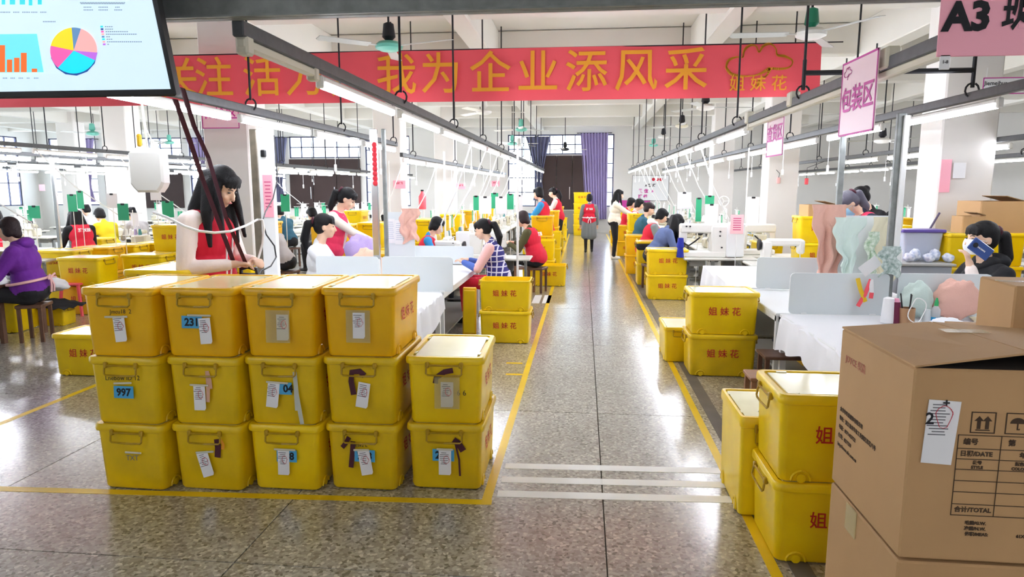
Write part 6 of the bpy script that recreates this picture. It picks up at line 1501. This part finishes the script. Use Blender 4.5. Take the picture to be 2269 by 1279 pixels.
def rack(v):
    t = thing('thread_rack', 'x', 'thread rack', (0, 0, 0))
    b = MB(); b.cyl((0, 0, 0), (0, 0, .68), .008, n=6); b.cyl((-.2, 0, .62), (.2, 0, .62), .006, n=6); b.cyl((-.16, .04, .2), (.16, .04, .2), .006, n=5); b.rbox((0, .02, .19), (.38, .16, .01), .003); b.rbox((0, 0, .005), (.1, .1, .01), .003); b.build('stand', M('white_enamel'), t)
    for i, x_ in enumerate((-.14, -.05, .05, .14)):
        b = MB(); b.lathe([(.032, .2), (.034, .21), (.022, .31), (.012, .315)], (x_, .03, 0), 8); b.build('thread_cone', M(('cone_white', 'cone_white', 'cone_teal', 'cone_lilac')[(i + v) % 4 if v else i % 2]), t, True)
        b = MB(); b.tube([(x_, .03, .31), (x_ * .9, .0, .62), (x_ * .3 - .05, -.1, .3)], .0018, 3); b.build('thread', M('cone_white'), t)
    for i, (x_, m_, w_) in enumerate((((-.12, 'green_card', .11), (.12, 'paper', .14)), ((.1, 'green_card', .09), (-.1, 'paper', .16)), ((-.02, 'paper', .16),))[v]):
        b = MB(); R = Matrix.Rotation(.1 * (i - .5), 3, 'Y'); b.rbox((x_, -.02, .49), (w_, .006, .24), .002, R=None); b.build('clipboard', M(m_), t)
        b = MB(); b.rbox((x_, -.026, .6), (.05, .01, .018), .003); b.build('clip', M('rod_black'), t)
    return t
PT = sew_table(); PM_ = [lockstitch(), overlock(), bartack(), lockstitch('machine_cream')]; PR_ = [rack(0), rack(1), rack(2)]
used = set()
ordn = ['first', 'second', 'third', 'fourth', 'fifth', 'sixth', 'seventh', 'eighth', 'ninth', 'tenth', 'eleventh', 'twelfth', 'thirteenth', 'fourteenth']
def place(proto, loc, rz, label, group, sc=None):
    if proto.name not in used:
        used.add(proto.name); o = proto; o.location = loc; o.rotation_euler = (0, 0, rz)
        if sc: o.scale = (sc,) * 3
    else: o = dup(proto, loc, rz, None, None, sc)
    o['label'] = label; o['group'] = group; return o
rows = [(-2.25, 11.2, 25.5, 1.3, H90, 'inner row left of the aisle', [0, 3]), (-3.55, 11.0, 25.5, 1.3, -H90, 'outer row left of the aisle', [1, 0, 3]), (2.35, 13.0, 25.5, 1.3, -H90, 'inner row right of the aisle', [1, 3]), (3.6, 12.9, 25.5, 1.3, H90, 'outer row right of the aisle', [0, 1]),
    (-7.3, 12.8, 22.5, 1.35, 0, 'nearest row of the left hall', [0, 1, 3]), (-8.7, 12.6, 22.5, 1.35, PI, 'second row of the left hall', [1, 3]), (-10.4, 9.9, 22, 1.5, 0, 'third row of the left hall', [3, 1]), (-12.6, 11.0, 23, 1.7, PI, 'fourth row of the left hall', [1]), (-14.6, 12.5, 23, 1.9, 0, 'fifth row of the left hall', [3, 1]),
    (6.3, 11.0, 22, 1.6, H90, 'third row right of the aisle', [1, 0]), (8.0, 12.6, 23, 1.9, -H90, 'row nearest the right wall', [3, 1])]
rnd = random.Random(5)
for (x, y0, y1, st, rz, nm, ks) in rows:
    y = y0; i = 0; far = abs(x) > 9
    while y < y1 and i < 12:
        o_ = ordn[i]; back = -1 if rz in (H90,) else 1
        tx_, ty_ = (.3, .58) if abs(abs(rz) - H90) < .1 else (.58, .3)
        if not any(abs(x - q[0]) < tx_ + q[2] - .03 and abs(y - q[1]) < ty_ + q[3] - .03 for q in FOOT) and not any((x - q[0]) ** 2 + (y - q[1]) ** 2 < .45 for q in SEATS) and not (3.9 < abs(x) < 5.5 and any(abs(y - q) < .7 for q in (9.8, 16.6, 23.4))):
            place(PT, (x, y, 0), rz, 'pale sewing table, %s from camera in the %s' % (o_, nm), 'sewing tables in the ' + nm)
            k = ks[i % len(ks)]
            place(PM_[k], (x, y, TZ), rz + rnd.uniform(-.06, .06), '%s machine, %s from camera in the %s' % (('white sewing', 'cream overlock', 'large white sewing', 'cream sewing')[k], o_, nm), 'sewing machines in the ' + nm)
            d = Vector((0, .22, 0)); d.rotate(Euler((0, 0, rz)))
            place(PR_[(i + int(abs(x) * 3)) % 3], (x + d.x, y + d.y, TZ), rz, 'thread rack with card, %s from camera in the %s' % (o_, nm), 'thread racks in the ' + nm)
        y += st; i += 1
# specific machines close to the camera
sp_list = [(0, aY(1000, 500, 10.6).x, 9.98 + .2, -.1, 1.05, 'cream sewing machine at the near end of the left rows beside the pink garment'), (2, aY(1088, 500, 10.9).x + .0, 10.55, PI, .9, 'long white sewing machine in front of the plaid vest woman'),
    (2, aY(1552, 520, 11.4).x, 11.2, 0, 1.15, 'large white programmable sewing machine with blue thread cones beside it'), (2, aY(1668, 520, 11.7).x, 11.7, PI, 1.1, 'large white sewing machine behind the pink notice card'), (3, aY(1732, 520, 10.4).x, 10.3, PI, 1.25, 'compact white sewing machine with its arm pointing right beside the draped screen')]
for k, x, y, rz, sc, lab in sp_list: place(PM_[k] if k != 3 else PM_[0], (x, y, TZ), rz, lab, 'nearest sewing machines', sc)
for x, y, rz, lab in ((aY(1005, 500, 10.5).x + .12, 10.2, 0, 'pale table under the near cream machine on the left'), (aY(1100, 500, 10.9).x, 10.6 + .25, 0, 'pale table under the long white machine by the plaid vest woman'), (aY(1590, 520, 11.3).x, 11.2, 0, 'pale table carrying the large programmable machine'), (aY(1740, 520, 11).x, 11.6, 0, 'second pale table with a large white machine on the right'), (aY(1745, 520, 10.4).x, 10.35, 0, 'pale table carrying the compact white machine on the right')):
    place(PT, (x, y, 0), rz, lab, 'nearest sewing tables')
p = aY(1508, 510, 11.1)
for i in range(2):
    b = MB(); b.lathe([(.055, 0), (.06, .01), (.045, .15), (.05, .155), (.02, .16)], n=14); tag(b.build('thread_cone', mat('cone_blue', '2030a8', .6), None, True, (p.x, 11.05, TZ + i * .155)), 'royal blue thread cone, %s of the two beside the large white machine' % ('lower', 'upper')[i], 'thread')
p = aY(1633, 500, 10.9); b = MB(); b.rbox((0, 0, 0), (.2, .006, .3), .002); t = tag(b.build('notice_card', mat('card_rose', 'f6c4c8', .4), None, False, (p.x, 10.9, p.z + .02)), 'pale pink card in a clear sleeve hanging between the right machines', 'notice')
b = MB()
for k in range(6): b.box((.0, -.004, .09 - k * .035), (.12, .001, .014))
b.build('print', M('print_rose'), t)
b = MB(); b.cyl((0, .01, .15), (0, .01, -(p.z + .02)), .006, n=4); b.build('pole', M('white_plastic'), t)
PLC = ['between the programmable machine and the thin white pole', 'tall one left of the pink card', 'beside the round yarn guide, tall narrow', 'small square one above the hoodie worker', 'wide one behind the round yarn guide', 'above the standing worker', 'large one above the plaid vest woman', 'large one right of the plaid vest woman', 'narrow one left of the plaid vest woman', 'narrow one by the thin white pole', 'one between the two white boards', 'large one right of the silver pole', 'second one right of the silver pole', 'one left of the water tank', 'one right of the water tank', 'one behind the first row', 'one below the water tank', 'one right of the ironing post', 'one left of the silver pole']
# clipboards standing tall behind (visible white boards) on the right racks
for i, (px, py, Y, m_, w_, h_) in enumerate(((1576, 480, 11.9, 'paper', .22, .42), (1668, 470, 11.8, 'paper', .2, .5), (1548, 465, 12.4, 'green_card', .1, .42), (1516, 445, 12.6, 'paper', .24, .3), (1572, 455, 12.5, 'green_card', .16, .34), (1180 - 30, 450, 13.0, 'paper', .14, .3), (1075, 455, 11.8, 'paper', .22, .3), (1110, 455, 12.0, 'paper', .2, .3), (1055, 450, 12.3, 'green_card', .1, .26), (1131, 447, 12.3, 'green_card', .12, .28), (1096, 445, 13.2, 'green_card', .14, .3), (160, 450, 10.4, 'green_card', .16, .28), (178, 443, 10.9, 'green_card', .12, .3), (273, 470, 9.9, 'green_card', .18, .26), (372, 464, 10.4, 'green_card', .2, .26), (248, 445, 10.8, 'paper', .2, .24), (345, 430, 11.2, 'paper', .2, .22), (632, 450, 11.5, 'green_card', .16, .3), (76, 470, 10.0, 'green_card', .2, .2))):
    p = aY(px, py, Y); t = thing('hanging_clipboard', '%s clipboard hanging above the %s machines, %s' % ('white' if m_ == 'paper' else 'green', 'right' if px > 1293 else ('left aisle' if px > 700 else 'left hall'), PLC[i]), 'clipboard', (p.x, Y, p.z))
    b = MB(); b.rbox((0, 0, 0), (w_, .008, h_), .002); b.build('board', M(m_), t)
    b = MB(); b.rbox((0, -.006, h_ / 2 - .01), (.06, .01, .03), .004); b.build('clip', M('rod_black'), t)
    b = MB(); b.cyl((0, .01, h_ / 2), (0, .01, -p.z), .006, n=5); b.build('pole', M('white_enamel'), t)
# sloping white feed pipes from the rails down to the machines
k = 0
def pipe(x0, y0, z0, x1, y1, z1, lab):
    b = MB(); b.tube([(x0, y0, z0), (x0 + (x1 - x0) * .45, y0 + (y1 - y0) * .45, z0 + (z1 - z0) * .5), (x1, y1, z1 + .12), (x1, y1 + .05, z1)], .011, 5)
    tag(b.build('feed_pipe', M('white_plastic'), None, True), lab, 'pipe', 'white feed pipes')
for i in range(9):
    y = 9.4 + i * 1.5; pipe(-1.53, y, 2.47, -2.1 - .1 * (i % 2), y + .55, 1.15, 'white feed pipe slanting from the nearest left rail, %s from the camera' % ordn[i])
for i in range(8):
    y = 10.6 + i * 1.6; pipe(1.72, y, 2.47, 2.3 + .1 * (i % 2), y + .5, 1.2, 'white feed pipe slanting from the right rail to the machines, %s from the camera' % ordn[i])
for i in range(6):
    y = 8.8 + i * 2.1; pipe(-9.4, y, 2.5, -8.6, y + 1.0, 1.15, 'white feed pipe slanting in the left hall, %s from the camera' % ordn[i])
for i in range(5):
    y = 10.8 + i * 2.6; pipe(-3.02, y + .6, 2.33, -3.5, y + .7, 1.2, 'white feed pipe under the lower left lamp strip, %s from the camera' % ordn[i])
# white wheel yarn guide
p = aY(1604, 446, 12.0); b = MB(); b.tube([(.085 * math.cos(a), 0, .085 * math.sin(a)) for a in np.linspace(0, 2 * PI, 20)], .009, 5)
for a in (0, 2.1, 4.2): b.cyl((0, 0, 0), (.085 * math.cos(a), 0, .085 * math.sin(a)), .006, n=4)
b.cyl((0, 0, -.085), (0, 0, -p.z), .01, n=5); tag(b.build('yarn_guide', M('white_enamel'), None, True, tuple(p)), 'round white spoked yarn guide standing behind the large machines', 'yarn guide')
# grey sewing cabinet far right behind the screen
p = fl(2085, 640, .3); t = thing('grey_cabinet', 'grey cabinet with blue white bundles on it, left of the right column', 'cabinet', (4.0, 8.6, 0)); b = MB(); b.rbox((0, 0, .45), (.6, .5, .9), .01); b.build('body', mat('cab_grey', 'a8acb4', .4), t)
b = MB(); b.rbox((0, 0, .91), (.66, .56, .03), .006); b.build('top', M('counter_grey'), t)
for i in range(5): lump('denim_roll', 'blue and white rolled bundle, %s on the grey cabinet' % ordn[i], (3.88 + .11 * i, 8.5 + .1 * (i % 2), .98 + .02 * (i % 2)), (.06, .09, .055 + .02 * (i % 2)), mat('roll_blue', '98a8c8', .8, col2='eceef2', nscale=20), 60 + i, 'bundle', 4, 12)
p = aY(2068, 500, 8.6); t = thing('purple_lid_tub', 'clear storage tub with a purple lid on the grey cabinet', 'tub', (4.1, 8.78, .926)); b = MB(); b.loft([rrect(.4, .2, .03, 0), rrect(.46, .24, .03, .34), rrect(.44, .22, .03, .34), rrect(.38, .18, .03, .02)]); b.build('tub', mat('tub_clear', 'dce4f4', .2, alpha=.6), t); b = MB(); b.rbox((0, 0, .36), (.5, .28, .04), .01); b.build('lid', mat('lid_purple', '6a58a8', .4), t)
# extinguisher on the left column
p = aY(936, 445, 15.9); t = thing('fire_extinguisher', 'small red fire bottle on a white post by the second left column', 'extinguisher', (p.x, 15.9, p.z - .2)); b = MB(); b.lathe([(.08, 0), (.09, .02), (.09, .3), (.04, .38), (.03, .42)], n=12); b.build('bottle', M('banner_red'), t, True); b = MB(); b.rbox((0, 0, .44), (.06, .1, .04), .01); b.build('valve', M('rod_black'), t); b = MB(); b.cyl((0, .1, .3), (0, .1, -t.location.z), .02, n=6); b.build('post', M('white_enamel'), t)
# small wall hooks with red lanterns
for px, py, Y, lab in ((1725, 400, 16.27, 'tiny white and red tag lantern hanging on the second right column'), (1787, 402, 16.0, 'small red box hanging near the right hall wall')):
    p = aY(px, py, Y); t = thing('hanging_tag', lab, 'tag', tuple(p)); b = MB(); b.rbox((0, 0, 0), (.08, .03, .14), .01); b.build('tag_body', M('banner_red' if px > 1750 else 'knit_pink'), t); b = MB(); b.tube([(0, 0, .07), (.02, 0, .16), (-.06, 0, .24)] if px < 1750 else [(0, 0, .07), (0, 0, .3), (5.35 - p.x, 0, 2.395 - p.z)], .006, 5); b.build('hook', M('rod_black'), t)
# stools below the seated people
n_ = 0
for (x, y, rz, h, lab) in SEATS:
    t = thing('work_stool', 'wooden stool under the ' + lab, 'stool', (x, y, 0), rz, 'stools under the seated workers'); b = MB(); b.rbox((0, 0, h - .02), (.34, .28, .04), .008); b.build('seat', M('wood'), t)
    for sx in (-1, 1):
        for sy in (-1, 1): b = MB(); b.box((sx * .14, sy * .11, (h - .04) / 2), (.035, .035, h - .04)); b.build('leg', M('wood'), t)
# phone in the hand of the black coat woman
q = aY(2173, 552, PHY); t = thing('mobile_phone', 'dark blue mobile phone held to the ear of the masked woman', 'phone', tuple(q)); R = Matrix.Rotation(-.95, 3, 'Y')
b = MB(); b.rbox((0, 0, 0), (.115, .014, .2), .012, R=R); b.build('case', mat('phone_blue', '3c5490', .25), t)
b = MB(); b.T = (R).to_4x4(); b.lathe([(.02, 0), (.022, .006), (.016, .007)], (0, -.006, .06), 14, Matrix.Rotation(PI / 2, 3, 'X')); b.build('camera_ring', M('ink'), t, True)
o = put_text('SAMSUNG', .018, M('paper'), t, (R.to_4x4() @ FRONT((0, -.0085, .0)) @ Matrix.Rotation(H90, 4, 'Z')), bold=.0005)
